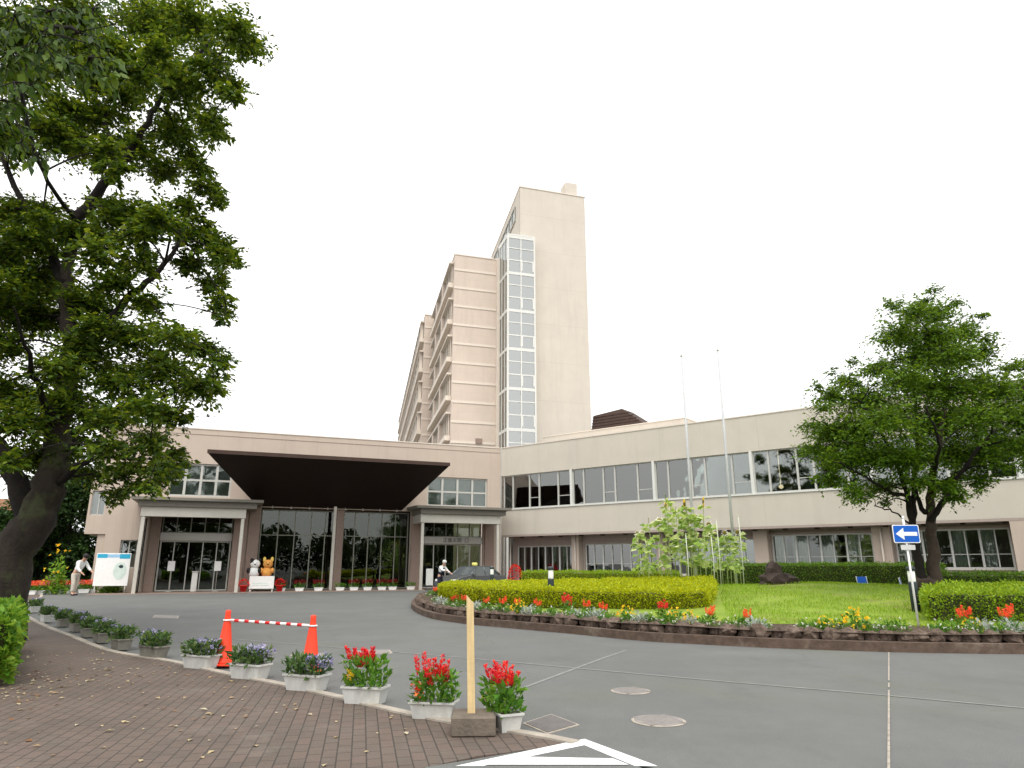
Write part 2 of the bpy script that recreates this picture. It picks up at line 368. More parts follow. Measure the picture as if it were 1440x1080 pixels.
def make_tree(root, limbs, clumps, leafm, barkm, leafL, leafW, ntw, nlv, flat=.45, droop=.15, extra=None, barkmb=None):
    """limbs: [(points, r0, r1)], clumps: [(centre, radius)] ; twigs grow out of each clump and carry the leaves"""
    tb = MB(); lb = MB(); nodes = []
    for k, (pts, r0, r1) in enumerate(limbs):
        cp = catmull(pts, 5); n = len(cp)
        cp = [p+Vector(rng.normal(size=3))*.02 for p in cp]
        rad = [(r0+(r1-r0)*(i/(n-1))**(.55 if r0 > .5 else .8)) for i in range(n)]
        (tb if k == 0 else lb).tube(cp, rad, 12 if r0 > .15 else 8)
        for i in range(2 if k == 0 else 1, n):
            nodes.append((np.array(cp[i]), rad[i]))
    NP = np.array([a for a, _ in nodes])
    Pl, Dl = [], []
    for c, r in clumps:
        c = np.array(c, float)
        dist = np.linalg.norm(NP-c, axis=1)+.6*np.maximum(0, NP[:, 2]-c[2])
        j = int(np.argmin(dist)); s = nodes[j][0]; r0 = min(nodes[j][1]*.6, .02+.015*np.linalg.norm(c-s))
        mid = (s+c)/2+np.array([0, 0, .12*np.linalg.norm(c-s)])+rng.normal(size=3)*.08
        cp = catmull([s, mid, c], 4); lb.tube(cp, [r0+(.008-r0)*i/(len(cp)-1) for i in range(len(cp))], 5, False)
        nodes.append((c, .02)); NP = np.vstack([NP, c[None]])
        m = max(5, int(ntw*(r/.45)**2)); d = rdir(m, flat)
        out = c-s; out /= np.linalg.norm(out)+1e-6; d = d+out*.35; d /= np.linalg.norm(d, axis=1)[:, None]
        for q in range(m):
            ln = r*random.uniform(.55, 1.25); st = c+rng.normal(size=3)*r*.3*np.array([1, 1, flat])
            if q % 3 == 0:
                e = st+d[q]*ln; lb.tube([c, (c+e)/2+np.array([0, 0, .03]), e], [.008, .006, .003], 3, False)
            t = np.linspace(.12, 1, nlv)+rng.uniform(-.04, .04, nlv)
            pts = st+d[q]*ln*t[:, None]; pts[:, 2] -= droop*ln*t**2
            pts += rng.normal(size=pts.shape)*.025
            side = np.cross(d[q], [0, 0, 1]); side /= np.linalg.norm(side)+1e-6
            sg = np.where(np.arange(nlv) % 2 == 0, 1, -1)[:, None]
            dd = d[q]*.7+side*sg*.9+rng.normal(size=(nlv, 3))*.35; dd[:, 2] -= .25
            Pl.append(pts); Dl.append(dd)
    rr_ = random.Random(3)
    tb.v = [(x+.03*math.sin(9*math.atan2(y-pts_c[1], x-pts_c[0])+z*1.5)*fl+rr_.uniform(-.012, .012)*fl, y+rr_.uniform(-.02, .02)*fl, z) for (x, y, z), pts_c in ((v, limbs[0][0][min(len(limbs[0][0])-1, max(0, int(v[2]/2)))]) for v in tb.v) for fl in (1.0 if limbs[0][1] > .4 else .3,)]
    tb.build('trunk', barkm, root); lb.build('limbs', M['barkdark'], root)
    P = np.vstack(Pl); D = np.vstack(Dl)
    leaves('crown', P, D, leafL, leafW, leafm, root)
    return len(P)

def poly_sample(poly, n):
    P = np.array([(p[0], p[1]) for p in poly]); lo, hi = P.min(0), P.max(0); out = np.empty((0, 2))
    while len(out) < n:
        q = rng.uniform(lo, hi, (n*2, 2)); out = np.vstack([out, q[inside(q, P)]])
    return out[:n]
def inside(q, P):
    r = np.zeros(len(q), bool); m = len(P)
    for i in range(m):
        a, b = P[i], P[(i+1) % m]
        c = ((a[1] > q[:, 1]) != (b[1] > q[:, 1])) & (q[:, 0] < (b[0]-a[0])*(q[:, 1]-a[1])/(b[1]-a[1]+1e-12)+a[0]); r ^= c
    return r
def area(P): return abs(sum(P[i][0]*P[(i+1) % len(P)][1]-P[(i+1) % len(P)][0]*P[i][1] for i in range(len(P))))/2
def hedge(name, poly, zb, zt, leafm, corem, L, dens, label, cat='hedge', top_up=.8, lump=.05, group=None, ztfun=None):
    """clipped hedge: outline poly, base height zb, top height zt; a leafy shell over a twig core"""
    cx = sum(p[0] for p in poly)/len(poly); cy = sum(p[1] for p in poly)/len(poly)
    root = empty(name, (cx, cy, zb), 0, label, cat, group)
    poly = [Vector((p[0]-cx, p[1]-cy)) for p in poly]
    if sum(poly[i].x*poly[(i+1) % len(poly)].y-poly[(i+1) % len(poly)].x*poly[i].y for i in range(len(poly))) < 0: poly.reverse()
    h = zt-zb; top = (lambda x, y: h) if not ztfun else (lambda x, y: ztfun(x+cx, y+cy)-zb)
    n = len(poly); inner = []
    for i in range(n):
        a, b, c = poly[i-1], poly[i], poly[(i+1) % n]; e = (c-a).normalized(); inner.append(b+Vector((-e.y, e.x))*.10)
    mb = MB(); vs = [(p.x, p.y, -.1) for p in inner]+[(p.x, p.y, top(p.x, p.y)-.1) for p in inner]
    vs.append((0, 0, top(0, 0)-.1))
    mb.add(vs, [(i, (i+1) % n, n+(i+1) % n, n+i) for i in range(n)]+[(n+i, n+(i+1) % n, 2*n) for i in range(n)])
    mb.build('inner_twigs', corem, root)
    nt_ = int(area(poly)*dens); q = poly_sample(poly, nt_)
    z = np.array([top(x, y) for x, y in q])+lump*(np.sin(q[:, 0]*5+1.3*np.sin(q[:, 1]*4))+np.sin(q[:, 1]*6))*.5
    P = [np.column_stack([q, z-.05+rng.normal(size=nt_)*.025])]; D = [rdir(nt_)*.9+np.array([0, 0, .7])]
    for i in range(n):
        a, b = poly[i], poly[(i+1) % n]; l = (b-a).length; m = int(l*h*dens*1.1)
        if m < 1: continue
        nrm = Vector(((b-a).y, -(b-a).x)).normalized(); t = rng.uniform(0, 1, m); zz = rng.uniform(0, 1, m)**.9
        x = a.x+(b.x-a.x)*t; y = a.y+(b.y-a.y)*t; hh = np.array([top(u, v) for u, v in zip(x, y)])
        off = -.06*np.maximum(0, zz-.85)/.15-.05*(1-zz)+rng.normal(size=m)*.03+lump*np.sin(l*t*6+3*zz)*.6
        P.append(np.column_stack([x+nrm.x*off, y+nrm.y*off, zz*(hh-.03)])); D.append(rdir(m)*.8+np.array([nrm.x, nrm.y, .35])*.8)
    leaves('foliage', np.vstack(P), np.vstack(D), L, .6, leafm, root, up=.4)
    return root
def ribbon(mb, pts, w0, w1, z0, z1, closed=False):
    """a band between two offsets (to the left of travel) of a polyline, from height z0 to z1"""
    n = len(pts); A = []; B = []
    for i in range(n):
        a = pts[i-1] if (i > 0 or closed) else pts[i]; b = pts[(i+1) % n] if (i < n-1 or closed) else pts[i]
        e = Vector((b[0]-a[0], b[1]-a[1])).normalized(); nn = Vector((-e.y, e.x)); p = Vector((pts[i][0], pts[i][1]))
        A.append(p+nn*w0); B.append(p+nn*w1)
    vs = []
    for a, b in zip(A, B): vs += [(a.x, a.y, z0), (a.x, a.y, z1), (b.x, b.y, z1), (b.x, b.y, z0)]
    fs = []
    for i in range(n if closed else n-1):
        j = (i+1) % n
        for k in range(4): fs.append((i*4+k, i*4+(k+1) % 4, j*4+(k+1) % 4, j*4+k))
    if not closed: fs += [(0, 1, 2, 3), ((n-1)*4+3, (n-1)*4+2, (n-1)*4+1, (n-1)*4)]
    mb.add(vs, fs); return mb

# ================================================================== GROUND
tag(MB().add([(-600, -500, 0), (600, -500, 0), (600, 900, 0), (-600, 900, 0)], [(0, 1, 2, 3)]).build('road', M['asphalt']), kind='structure')
KERB = [(1.3, 4.9), (.33, 5.88), (-.5, 6.45), (-1.14, 6.98), (-1.96, 7.78), (-2.88, 8.62), (-3.6, 9.22), (-4.9, 10.4), (-6.47, 11.63), (-8.4, 13.8), (-10.9, 16.66), (-14, 20.5), (-17.5, 25.5), (-20.5, 31), (-24, 36)]
kc = catmull([(x, y, 0) for x, y in KERB], 8)
pav = [(p.x, p.y) for p in kc]+[(-60, 36), (-60, -8), (-1.0, -8), (-1.6, 3.0), (-.85, 4.6)]
kcut = [(.33, 5.88)]
pav = [(p.x, p.y) for p in kc if p.y >= 5.75]+[(-60, 36), (-60, -8), (-2.2, -8), (-1.75, 4.0), (-.9, 4.9), (-.25, 5.45)]
tag(MB().prism(pav, -.1, .02).build('pavement', M['brick']), kind='structure')
tag(ribbon(MB(), [p for p in kc if p.y >= 5.75], -.11, -.004, -.05, .035).build('pavement_kerb', M['concrete']), kind='structure')
# bed of soil under the left tree and shrub
bed = [(-5.95, 8.35), (-7.9, 11.6), (-10.8, 15.6), (-16, 22), (-30, 34), (-58, 34), (-58, -4), (-12, -2), (-7.2, 6.4)]
tag(MB().prism(bed, -.1, .05).build('soil_bed', M['soil']), kind='structure')

# fallen leaves on the paving: litter nobody could count
q = poly_sample([(-5.4, 8), (-8, 12), (-6.4, 11.4), (-3.2, 8.7), (-.4, 6.2), (-1.5, 4.2), (-5, 3)], 330)
q = q[rng.uniform(0, 1, len(q)) < np.clip(.25+.15*(-q[:, 0]), .2, 1)]
q2 = np.column_stack([-5.3-rng.uniform(-.4, .9, 90)-.5*0, 8.0+rng.uniform(-.9, 1.2, 90)]); q = np.vstack([q, q2])
o = leaves('fallen_leaves', np.column_stack([q, np.full(len(q), .028)]), rdir(len(q), .05), .062, .6, M['litter'], None, up=3, fold=.1)
tag(o, kind='stuff')

# road markings and covers
mk = MB()
def strip(mb, a, b, w, z=.004):
    a, b = Vector((a[0], a[1])), Vector((b[0], b[1])); e = (b-a).normalized(); n = Vector((-e.y, e.x))*w/2
    return mb.add([(*(a-n), z), (*(b-n), z), (*(b+n), z), (*(a+n), z)], [(0, 1, 2, 3)])
g = lambda x, y: atz(x, y, 0)
mk.add([(*g(640, 1083).xy, .026), (*g(822, 1044).xy, .026), (*g(822, 1053).xy, .026), (*g(680, 1083).xy, .026)], [(0, 1, 2, 3)])
mk.add([(*g(822, 1044).xy, .026), (*g(925, 1083).xy, .026), (*g(893, 1083).xy, .026), (*g(822, 1053).xy, .026)], [(0, 1, 2, 3)])
mk.add([(*g(712, 1070).xy, .030), (*g(862, 1073).xy, .030), (*g(885, 1082).xy, .030), (*g(680, 1082).xy, .030)], [(0, 1, 2, 3)])
tag(mk.build('road_marking', M['paint']), kind='structure')
pd = MB().prism([(*g(600, 1084).xy,), (*g(815, 1048).xy,), (*g(900, 1084).xy,), (1.2, 4.0), (-1.2, 4.0)], -.05, .0245)
tag(pd.build('marking_base', M['asphalt']), kind='structure')
ml = MB()
for a, b, w in [(g(735, 968), g(850, 925), .05), (g(850, 925), g(880, 915), .05)]: strip(ml, a, b, w)
pts = [g(330, 899), g(480, 911), g(640, 924), g(800, 939), g(1000, 957), g(1200, 974), g(1440, 996), g(1800, 1030)]
for a, b in zip(pts, pts[1:]): strip(ml, a, b, .055, .0045)
tag(ml.build('worn_line', M['paintold']), kind='structure')
m2 = MB(); a, b = g(1250, 918), g(1250, 1085); n = 40
for i in range(n):
    if random.random() < .9: strip(m2, a.lerp(b, i/n), a.lerp(b, (i+.94)/n), .018, .008)
tag(m2.build('joint_line', M['concrete']), kind='structure')
def cover(px, py, rx, label):
    p = g(px, py); r = rx*p.length/FPX*.98
    root = empty('manhole_cover', (p.x, p.y, .001), random.random(), label, 'manhole cover', 'manhole covers in the driveway')
    MB().lathe([(r, 0), (r, .004), (r*.9, .006)], 32).build('rim', M['concrete'], root)
    mb = MB().lathe([(r*.88, 0), (r*.88, .009), (r*.86, .010)], 32)
    for k in range(-4, 5): mb.box(-r*.7, r*.7, k*r*.17-.008, k*r*.17+.008, .009, .013)
    mb.build('lid', M['manhole'], root)
cover(887, 972, 26, 'smaller pale round manhole cover in the asphalt, farther from the wooden post')
cover(926, 1014, 35, 'larger pale pinkish round manhole cover beside the white road marking')
cover(433, 921, 22, 'pale round manhole cover behind the right traffic cone')
for nm, c, lab in (('utility_cover', [(735, 1018), (775, 1005), (815, 1020), (770, 1033)], 'square grey metal utility cover right of the last red flower planter'),
              ('utility_cover', [(495, 915), (548, 914), (552, 919), (498, 921)], 'pale rectangular utility cover behind the planters, between cone and driveway'),
              ('utility_cover', [(218, 865), (252, 866), (250, 870), (214, 869)], 'faint flat rectangular cover far across the driveway behind the planters')):
    P = [g(*p) for p in c]; ctr = sum(P, Vector((0, 0, 0)))/4; P = [p-ctr for p in P]
    root = empty(nm, (ctr.x, ctr.y, 0), 0, lab, 'utility cover')
    MB().prism([(p.x, p.y) for p in P][::-1], .0, .007).build('rim', M['concrete'], root)
    MB().prism([(p.x*.9, p.y*.9) for p in P][::-1], .0, .011).build('lid', M['patch' if c[0][0] == 735 else 'manhole'], root)

# ================================================================== ISLAND
IS = [(-3.75, 28.5), (-3.3, 23.5), (-2.29, 19.34), (-1.19, 17.26), (-.32, 16.29), (1.16, 14.79), (2.37, 13.43), (3.49, 12.73), (4.53, 12.21), (6.06, 11.72), (7.09, 11.54), (8.04, 11.45), (11, 11.3), (15, 11.6), (20, 12.8), (23, 15.5), (21, 20), (16, 25.2), (11.5, 29.2), (7, 32.2), (2.5, 33.8), (-1.5, 33.5), (-3.3, 31.8)]
isl = catmull([(x, y, 0) for x, y in IS], 8, True); ISP = np.array([(p.x, p.y) for p in isl])
ICX, ICY = 7.5, 21.5
def edge_dist(x, y):
    A = ISP; B = np.roll(ISP, -1, 0); d = B-A; t = np.clip(((x-A[:, 0])*d[:, 0]+(y-A[:, 1])*d[:, 1])/(d**2).sum(1), 0, 1)
    return float(np.min(np.hypot(A[:, 0]+d[:, 0]*t-x, A[:, 1]+d[:, 1]*t-y)))
def hz(x, y):
    d = edge_dist(x, y); t = min(1, max(0, (d-.3)/9)); return .27+.42*(t*t*(3-2*t))+.02*math.sin(x*1.7)*math.sin(y*1.3)+.20*math.exp(-((x-10.2)**2+(y-21.5)**2)/9)
def rings(f0, f1, k, dz=0.0):
    mb = MB(); n = len(isl); vs = []; fs = []
    for i in range(k+1):
        f = f0+(f1-f0)*i/k
        for p in isl:
            x, y = ICX+(p.x-ICX)*f, ICY+(p.y-ICY)*f; vs.append((x, y, hz(x, y)+dz))
    for i in range(k):
        for j in range(n): j2 = (j+1) % n; fs.append((i*n+j, i*n+j2, (i+1)*n+j2, (i+1)*n+j))
    if f1 < .05: vs.append((ICX, ICY, hz(ICX, ICY)+dz)); fs += [(k*n+j, k*n+(j+1) % n, len(vs)-1) for j in range(n)]
    return mb.add(vs, fs, True)
tag(rings(.985, .84, 4).build('flower_bed_soil', M['soil']), kind='structure')
tag(rings(.845, .02, 22, .004).build('lawn', M['lawn']), kind='structure')
tag(ribbon(MB(), [(p.x, p.y) for p in isl], 0, .17, -.05, .15, True).build('island_kerb', M['kerbbrick']), kind='structure')
# grass blades on the visible lawn
q = poly_sample([(4.2, 14.0), (7.0, 12.6), (9.4, 12.8), (8.6, 14.2), (10.5, 17), (14.5, 23.5), (9.5, 27.5), (7, 26), (5.8, 20)], 42000)
gk = np.sin(q[:, 0]*1.9+np.sin(q[:, 1]*1.3)*2)*np.sin(q[:, 1]*1.7+q[:, 0]*.6)+rng.normal(size=len(q))*.35; q = q[gk > -.45]
P = np.array([(x, y, hz(x, y)) for x, y in q]); D = rdir(len(q))*.55+np.array([0, 0, 1.0])
M['grass'] = leaf_mat('grass_blade', [(.12, .22, .012), (.19, .33, .018), (.28, .40, .03)], .35)
tag(leaves('grass', P, D, .065, .16, M['grass'], None, up=0), kind='stuff')

# border stones
st_protos = []
for k in range(6):
    mb = MB().blob((0, 0, 0), .15, 30+k, .22, 2, (1.05+.25*random.random(), .75, .8+.2*random.random()))
    st_protos.append(mb.me if False else mb)
sm_ = [m_.build('border_stone', M['rock']) for m_ in st_protos]; usd = [False]*6
acc = 0; n = len(isl); last = None; cnt = 0
start = next(i for i, p in enumerate(isl) if p.y < 27.5)
for i in range(start, n):
    a, b = isl[i], isl[(i+1) % n]; l = (b-a).length; e = (b-a).normalized(); nn = Vector((-e.y, e.x, 0))
    if a.x > 13: break
    t = acc
    while t < l:
        k = random.randrange(6); o = sm_[k]
        if usd[k]: o = o.copy(); S.collection.objects.link(o)
        usd[k] = True; sc = random.uniform(.62, 1.12); pp = a+e*t+nn*random.uniform(.23, .31)
        o.location = (pp.x, pp.y, .19+random.uniform(0, .03)); o.scale = (sc,)*3
        o.rotation_euler = (random.uniform(-.4, .4), random.uniform(-.4, .4), math.atan2(e.y, e.x)+random.uniform(-.4, .4))
        tag(o, 'rough brown border stone set in the row behind the kerb of the planted island', 'border stone', 'border stones round the planted island')
        t += .25*sc+random.uniform(.03, .09); cnt += 1
    acc = t-l

ORD = ['first', 'second', 'third', 'fourth', 'fifth', 'sixth', 'seventh', 'eighth', 'ninth', 'tenth', 'eleventh', 'twelfth']
# island plants ---------------------------------------------------
def plume_plant(name, flm, leafm, h=.42, npl=7, spread=.14, label=None, cat='flowering plant', plen=.16):
    root = empty(name, (0, 0, 0), 0, label, cat)
    n = 90; th = rng.uniform(0, 6.28, n); r = rng.uniform(0, spread, n)
    P = np.column_stack([r*np.cos(th), r*np.sin(th), rng.uniform(.02, h*.62, n)]); D = rdir(n)*.6+np.column_stack([np.cos(th), np.sin(th), np.full(n, .6)])
    leaves('foliage', P, D, .10, .45, leafm, root)
    for k in range(npl):
        a = 6.28*k/npl+random.random(); rr = spread*random.uniform(.1, 1); x, y = rr*math.cos(a), rr*math.sin(a)
        L_ = plen*random.uniform(.7, 1.3); z0 = h*.62+random.uniform(-.05, .06)
        m = 70; t = rng.uniform(0, 1, m); w = .034*(1-t)**.7+.006; th = rng.uniform(0, 6.28, m)
        P = np.column_stack([x+w*np.cos(th)*.6+x*t*.3, y+w*np.sin(th)*.6+y*t*.3, z0+L_*t]); D = np.column_stack([np.cos(th), np.sin(th), np.full(m, 1.1)])
        leaves('flower_plume', P, D, .034, .5, flm, root)
    return root
def low_plant(name, flm, leafm, r=.16, h=.2, nfl=22, label=None, leafL=.07, cat='flowering plant', fs=.035):
    root = empty(name, (0, 0, 0), 0, label, cat)
    n = 150; d = rdir(n); d[:, 2] = np.abs(d[:, 2]); rr = rng.uniform(.4, 1, n)[:, None]
    P = d*rr*np.array([r, r, h]); leaves('foliage', P, d+rdir(n)*.6, leafL, .5, leafm, root)
    if nfl:
        d = rdir(nfl); d[:, 2] = np.abs(d[:, 2])+.25; P = np.repeat(d*np.array([r, r, h])*1.05, 7, 0)
        leaves('blooms', P, rdir(len(P))+np.repeat(d, 7, 0)*.5, fs, .8, flm, root)
    return root
def isl_at(px, inset):
    """point on the island bed seen at picture column px, inset metres behind the kerb"""
    best = None
    for i, p in enumerate(isl):
        if p.y > 30 or p.x > 12: continue
        a, b = isl[i-1], isl[(i+1) % n]; e = (b-a).normalized(); w = p+Vector((-e.y, e.x, 0))*inset
        c, s = math.cos(PITCH), math.sin(PITCH); zc = w.y*c+(.3-EYE)*s; x = 720+FPX*w.x/zc
        if best is None or abs(x-px) < best[0]: best = (abs(x-px), w)
    w = best[1]; return (w.x+random.uniform(-.05, .05), w.y+random.uniform(-.05, .05), hz(w.x, w.y)-.01)
po = plume_plant('celosia_plant', M['orangefl'], M['green'], .45, 7, .15, plen=.17)
pr = plume_plant('celosia_plant', M['redfl'], M['green'], .42, 6, .14, plen=.15)
py_ = low_plant('marigold_plant', M['yellowfl'], M['green'], .17, .22, 26)
ps = low_plant('dusty_miller', None, M['silver'], .18, .2, 0, cat='foliage plant')
pg = low_plant('bedding_plant', M['whitefl'], M['green'], .19, .18, 8)
U = {}
def put(proto, key, px, inset, label, group, sc=1.0):
    o = place(proto, key in U, isl_at(px, inset), random.random()*6.28, label, group, sc*random.uniform(.88, 1.15)); U[key] = 1; return o
ocnt = {True: 0, False: 0}
for i, px in enumerate([594, 599, 637, 653, 683, 709, 732, 762, 791, 822, 856, 930, 1004, 1047]):
    red = px in (637, 791, 930)
    put(pr if red else po, 'pr' if red else 'po', px, .85, ORD[ocnt[red]]+(' red' if red else ' orange')+' plumed celosia from the left end of the island flower bed', ('red' if red else 'orange')+' celosias of the island bed', .85 if px in (791, 930) else .68); ocnt[red] += 1
for px, k in ((1355, 'a'), (1414, 'b')):
    put(po, 'po', px, .85, ('left' if k == 'a' else 'right')+' one of two orange celosias below the green hedge right of the sign', 'orange celosias right of the sign', .82)
for px, lab in ((723, 'small yellow flower clump before the left part of the lime hedge'), (878, 'yellow flower clump before the right half of the lime hedge'), (955, 'yellow flower clump at the right end corner of the lime hedge'),
                (968, 'small yellow clump beside the corner of lime hedge and lawn'), (1206, 'tall bright yellow flower clump in front of the lawn near the sign'), (1369, 'yellow flower clump below the green hedge right of the sign'), (1160, 'small yellow clump at the front of the lawn')):
    put(py_, 'py', px, .6, lab, 'yellow flowers of the island bed', 1.35 if px == 1206 else .9)
for i, px in enumerate((621, 669, 742, 805, 837, 900, 977, 1059, 1104, 1390, 1438)):
    put(ps, 'ps', px, .55, ORD[i]+' silvery leaved plant from the left end of the island flower bed', 'silvery plants of the island bed')
for px in [606, 614, 630, 645, 661, 676, 691, 700, 716, 735, 752, 770, 781, 798, 813, 829, 846, 864, 888, 910, 921, 942, 990, 1020, 1036, 1075, 1090, 1125, 1145, 1185, 1225, 1240, 1262, 1320, 1340, 1380, 1402, 1425]:
    put(pg, 'pg', px, random.uniform(.45, .75), 'low green bedding plant with tiny pale blooms behind the border stones', 'green bedding plants of the island bed', .8)

# hedges
limep = [(-2.3, 24.6), (-2.35, 22.9), (-1.75, 21.3), (-.6, 19.6), (.8, 18.1), (2.6, 17.0), (4.0, 16.4), (4.5, 16.5), (5.2, 18.4), (6.35, 22.3), (6.0, 23), (3.5, 24), (.5, 25.3), (-1.4, 25.8)]
hedge('clipped_hedge', limep, .35, .9, M['lime'], M['corelime'], .055, 1150, 'long lime yellow clipped hedge with rounded left end on the island',
      ztfun=lambda x, y: .80+.20*min(1, max(0, (edge_dist(x, y)-3)/6)), lump=.05)
hedge('clipped_hedge', [(.4, 30.2), (6.6, 28.4), (6.9, 29.1), (.7, 31)], .55, 1.12, M['hedgeb'], M['corelime'], .06, 700, 'thin green hedge strip just visible behind the lime hedge, left of the sunflowers')
hedge('clipped_hedge', [(7.3, 29.3), (14.6, 24.2), (15.3, 25.0), (8.0, 30.2)], .6, 1.42, M['hedge'], M['core'], .06, 750, 'dark green clipped hedge behind the lawn, in front of the ground floor windows')
hedge('clipped_hedge', [(7.95, 13.7), (11, 13.3), (14.5, 13.6), (14.5, 17), (11, 17), (10.1, 16.9), (9.0, 15.6)], .3, .93, M['hedgeb'], M['core'], .055, 1000, 'bright green clipped hedge to the right of the blue sign', lump=.07,
      ztfun=lambda x, y: .88+.05*min(1, max(0, (y-13.4)/3)))
hedge('clipped_hedge', [(11.0, 19.2), (17, 18.2), (17.3, 19.1), (11.4, 20.2)], .5, 1.16, M['hedge'], M['core'], .06, 750, 'green hedge behind the bright hedge, under the right windows beside the tree trunk')

# rock on the lawn
p = atz(1090, 829, .64); rk = Vector((7.9*.97, 21.3, 0))
rk.x, rk.y = 7.95, 21.3
mb = MB().blob((0, 0, .12), .5, 5, .22, 2, (1.1, .8, .5)).blob((-.12, 0, .32), .33, 6, .3, 2, (.75, .8, 1.0)).blob((.38, -.05, .1), .3, 9, .25, 2, (1, 1, .7))
tag(mb.build('rock', M['rock2'], None, (rk.x, rk.y, hz(rk.x, rk.y)-.03)), 'dark brown jagged rock on the lawn right of the sunflowers', 'rock')

# sunflowers
def sunflower(h, seed):
    rr = random.Random(seed); root = empty('sunflower', (0, 0, 0))
    lean = Vector((rr.uniform(-.12, .12), rr.uniform(-.1, .1), 0)); pts = [lean*(t*t)+Vector((0, 0, h*t)) for t in (0, .3, .6, .85, 1)]
    hd = pts[-1]+Vector((rr.uniform(-.1, .1), -.08, -.03)); MB().tube(pts+[hd], [.018, .017, .014, .012, .01, .009], 6).build('stem', M['stem'], root)
    P, D = [], []
    for k in range(19):
        t = rr.uniform(.3, .98); p = lean*(t*t)+Vector((0, 0, h*t)); a = rr.uniform(0, 6.28)
        for j in range(3):
            P.append(p+Vector((math.cos(a), math.sin(a), 0))*.05*j); D.append((math.cos(a)+rr.uniform(-.4, .4), math.sin(a)+rr.uniform(-.4, .4), rr.uniform(-.7, .2)))
    leaves('foliage', P, D, .25, .72, M['sunleaf'], root, up=.5)
    if seed % 2 == 0:
        f = Vector((rr.uniform(-.8, .8), rr.uniform(-1, .2), rr.uniform(-.2, .7))).normalized(); a = f.orthogonal().normalized(); b = f.cross(a)
        hb = MB(); vs = []; 
        for q_, (r_, z_) in enumerate([(.01, -.03), (.075, -.015), (.08, .012), (.05, .024), (.005, .02)]):
            for k in range(12): th = k*.5236; vs.append(hd+(a*math.cos(th)+b*math.sin(th))*r_+f*z_)
        hb.add(vs, [(i*12+k, i*12+(k+1) % 12, (i+1)*12+(k+1) % 12, (i+1)*12+k) for i in range(4) for k in range(12)], True)
        ho = hb.build('flower_head', M['seed'], root)
        P = [hd+(a*math.cos(k*.25)+b*math.sin(k*.25))*.07 for k in range(25)]; D = [(a*math.cos(k*.25)+b*math.sin(k*.25))+f*.2 for k in range(25)]
        leaves('petals', P, D, .10, .4, M['yellowfl' if seed == 0 else 'whitefl'], ho, up=0)
    return root
protos = [sunflower(h, k) for k, h in enumerate([2.75, 2.5, 2.2, 2.9, 2.35, 1.9])]; used = [False]*6
spx = [(898, 2), (912, 5), (918, 1), (930, 4), (938, 0), (950, 3), (958, 1), (965, 0), (972, 3), (980, 4), (985, 1), (992, 0), (1000, 2), (1008, 4), (1015, 5), (1022, 2), (1032, 5), (1040, 2), (905, 4), (944, 3), (975, 1), (1027, 5)]
for i, (px, k) in enumerate(spx):
    Y = random.uniform(22.4, 24.6); x = (px-720)/FPX*(Y*math.cos(PITCH)); 
    sc = random.uniform(.92, 1.05)*(.80 if px > 1005 or px < 915 else 1)
    o = place(protos[k], used[k], (x, Y, hz(x, Y)-.02), random.uniform(-.5, .5), 'tall leafy sunflower in the stand between the lime hedge and the rock', 'sunflowers of the island stand', sc); used[k] = True
    o['category'] = 'sunflower'
stk = []
for px, h, lab in ((967, 1.6, 'pale thin stake among the sunflowers behind the end of the lime hedge'), (1003, 1.5, 'pale thin stake in the middle right of the sunflower stand'), (1012, 2.0, 'pale thin stake near the right part of the sunflower stand'), (1044, 2.1, 'bluish white stake at the right edge of the sunflower stand')):
    Y = 22.0; x = (px-720)/FPX*(Y*math.cos(PITCH)); mb = MB().tube([(0, 0, -.1), (.02, 0, h*.5), (0, 0, h)], .014, 8).tube([(0, 0, h-.01), (0, 0, h+.03)], [.018, .012], 8)
    tag(mb.build('plant_stake', M['stake'], None, (x, Y, hz(x, Y))), lab, 'plant stake', 'stakes in the sunflower stand')

# small shrubs and low greens at the left foot of the sunflowers are covered by the hedges

# bollard lamps
def bollard():
    root = empty('bollard_lamp', (0, 0, 0)); MB().lathe([(.085, -.15), (.085, .62), (.08, .64)], 18).build('post', M['darkgreen'], root)
    MB().lathe([(.07, .64), (.072, .66), (.072, .86), (.065, .88)], 18).build('lamp_glass', M['white'], root)
    MB().lathe([(.088, .87), (.088, .93), (.05, .96), (.01, .965)], 18).build('cap', M['darkgreen'], root); return root
bp_ = bollard()
for i, (x, y, z, lab) in enumerate([(8.45, 15.0, .37, 'garden bollard lamp with dark post standing right behind the blue sign'), (1.04, 19.0, .36, 'garden bollard lamp poking out of the lime hedge'), (-.85, 30.0, .33, 'small distant bollard lamp behind the hedge, in front of the car')]):
    o = place(bp_, i > 0, (x, y, z), 0, lab, 'bollard lamps of the island'); o['category'] = 'bollard lamp'

# one way sign
b = atz(1292, 882, .27); root = empty('one_way_sign', (b.x, b.y, .27), R(-3), 'blue one way sign with a white left arrow on a thin white pole', 'road sign')
MB().tube([(0, 0, -.1), (0, 0, 1.93)], .019, 12).lathe([(.02, 1.92), (.024, 1.94), (.02, 1.965), (.004, 1.975)], 12).build('pole', M['white'], root)
w, h, zc = .24, .165, 1.645
def rrect(w, h, r, n=5):
    out = []
    for cx, cy, a0 in ((w-r, h-r, 0), (-w+r, h-r, 90), (-w+r, -h+r, 180), (w-r, -h+r, 270)):
        for k in range(n+1): a = R(a0+90*k/n); out.append((cx+r*math.cos(a), cy+r*math.sin(a)))
    return out
def vplate(mb, poly, y0, y1, zc):
    n = len(poly); vs = [(x, y0, z+zc) for x, z in poly]+[(x, y1, z+zc) for x, z in poly]
    return mb.add(vs, [tuple(range(n)), tuple(range(2*n-1, n-1, -1))]+[(i, n+i, n+(i+1) % n, (i+1) % n) for i in range(n)])
vplate(MB(), rrect(w, h, .03), -.035, -.025, zc).build('border', M['white'], root)
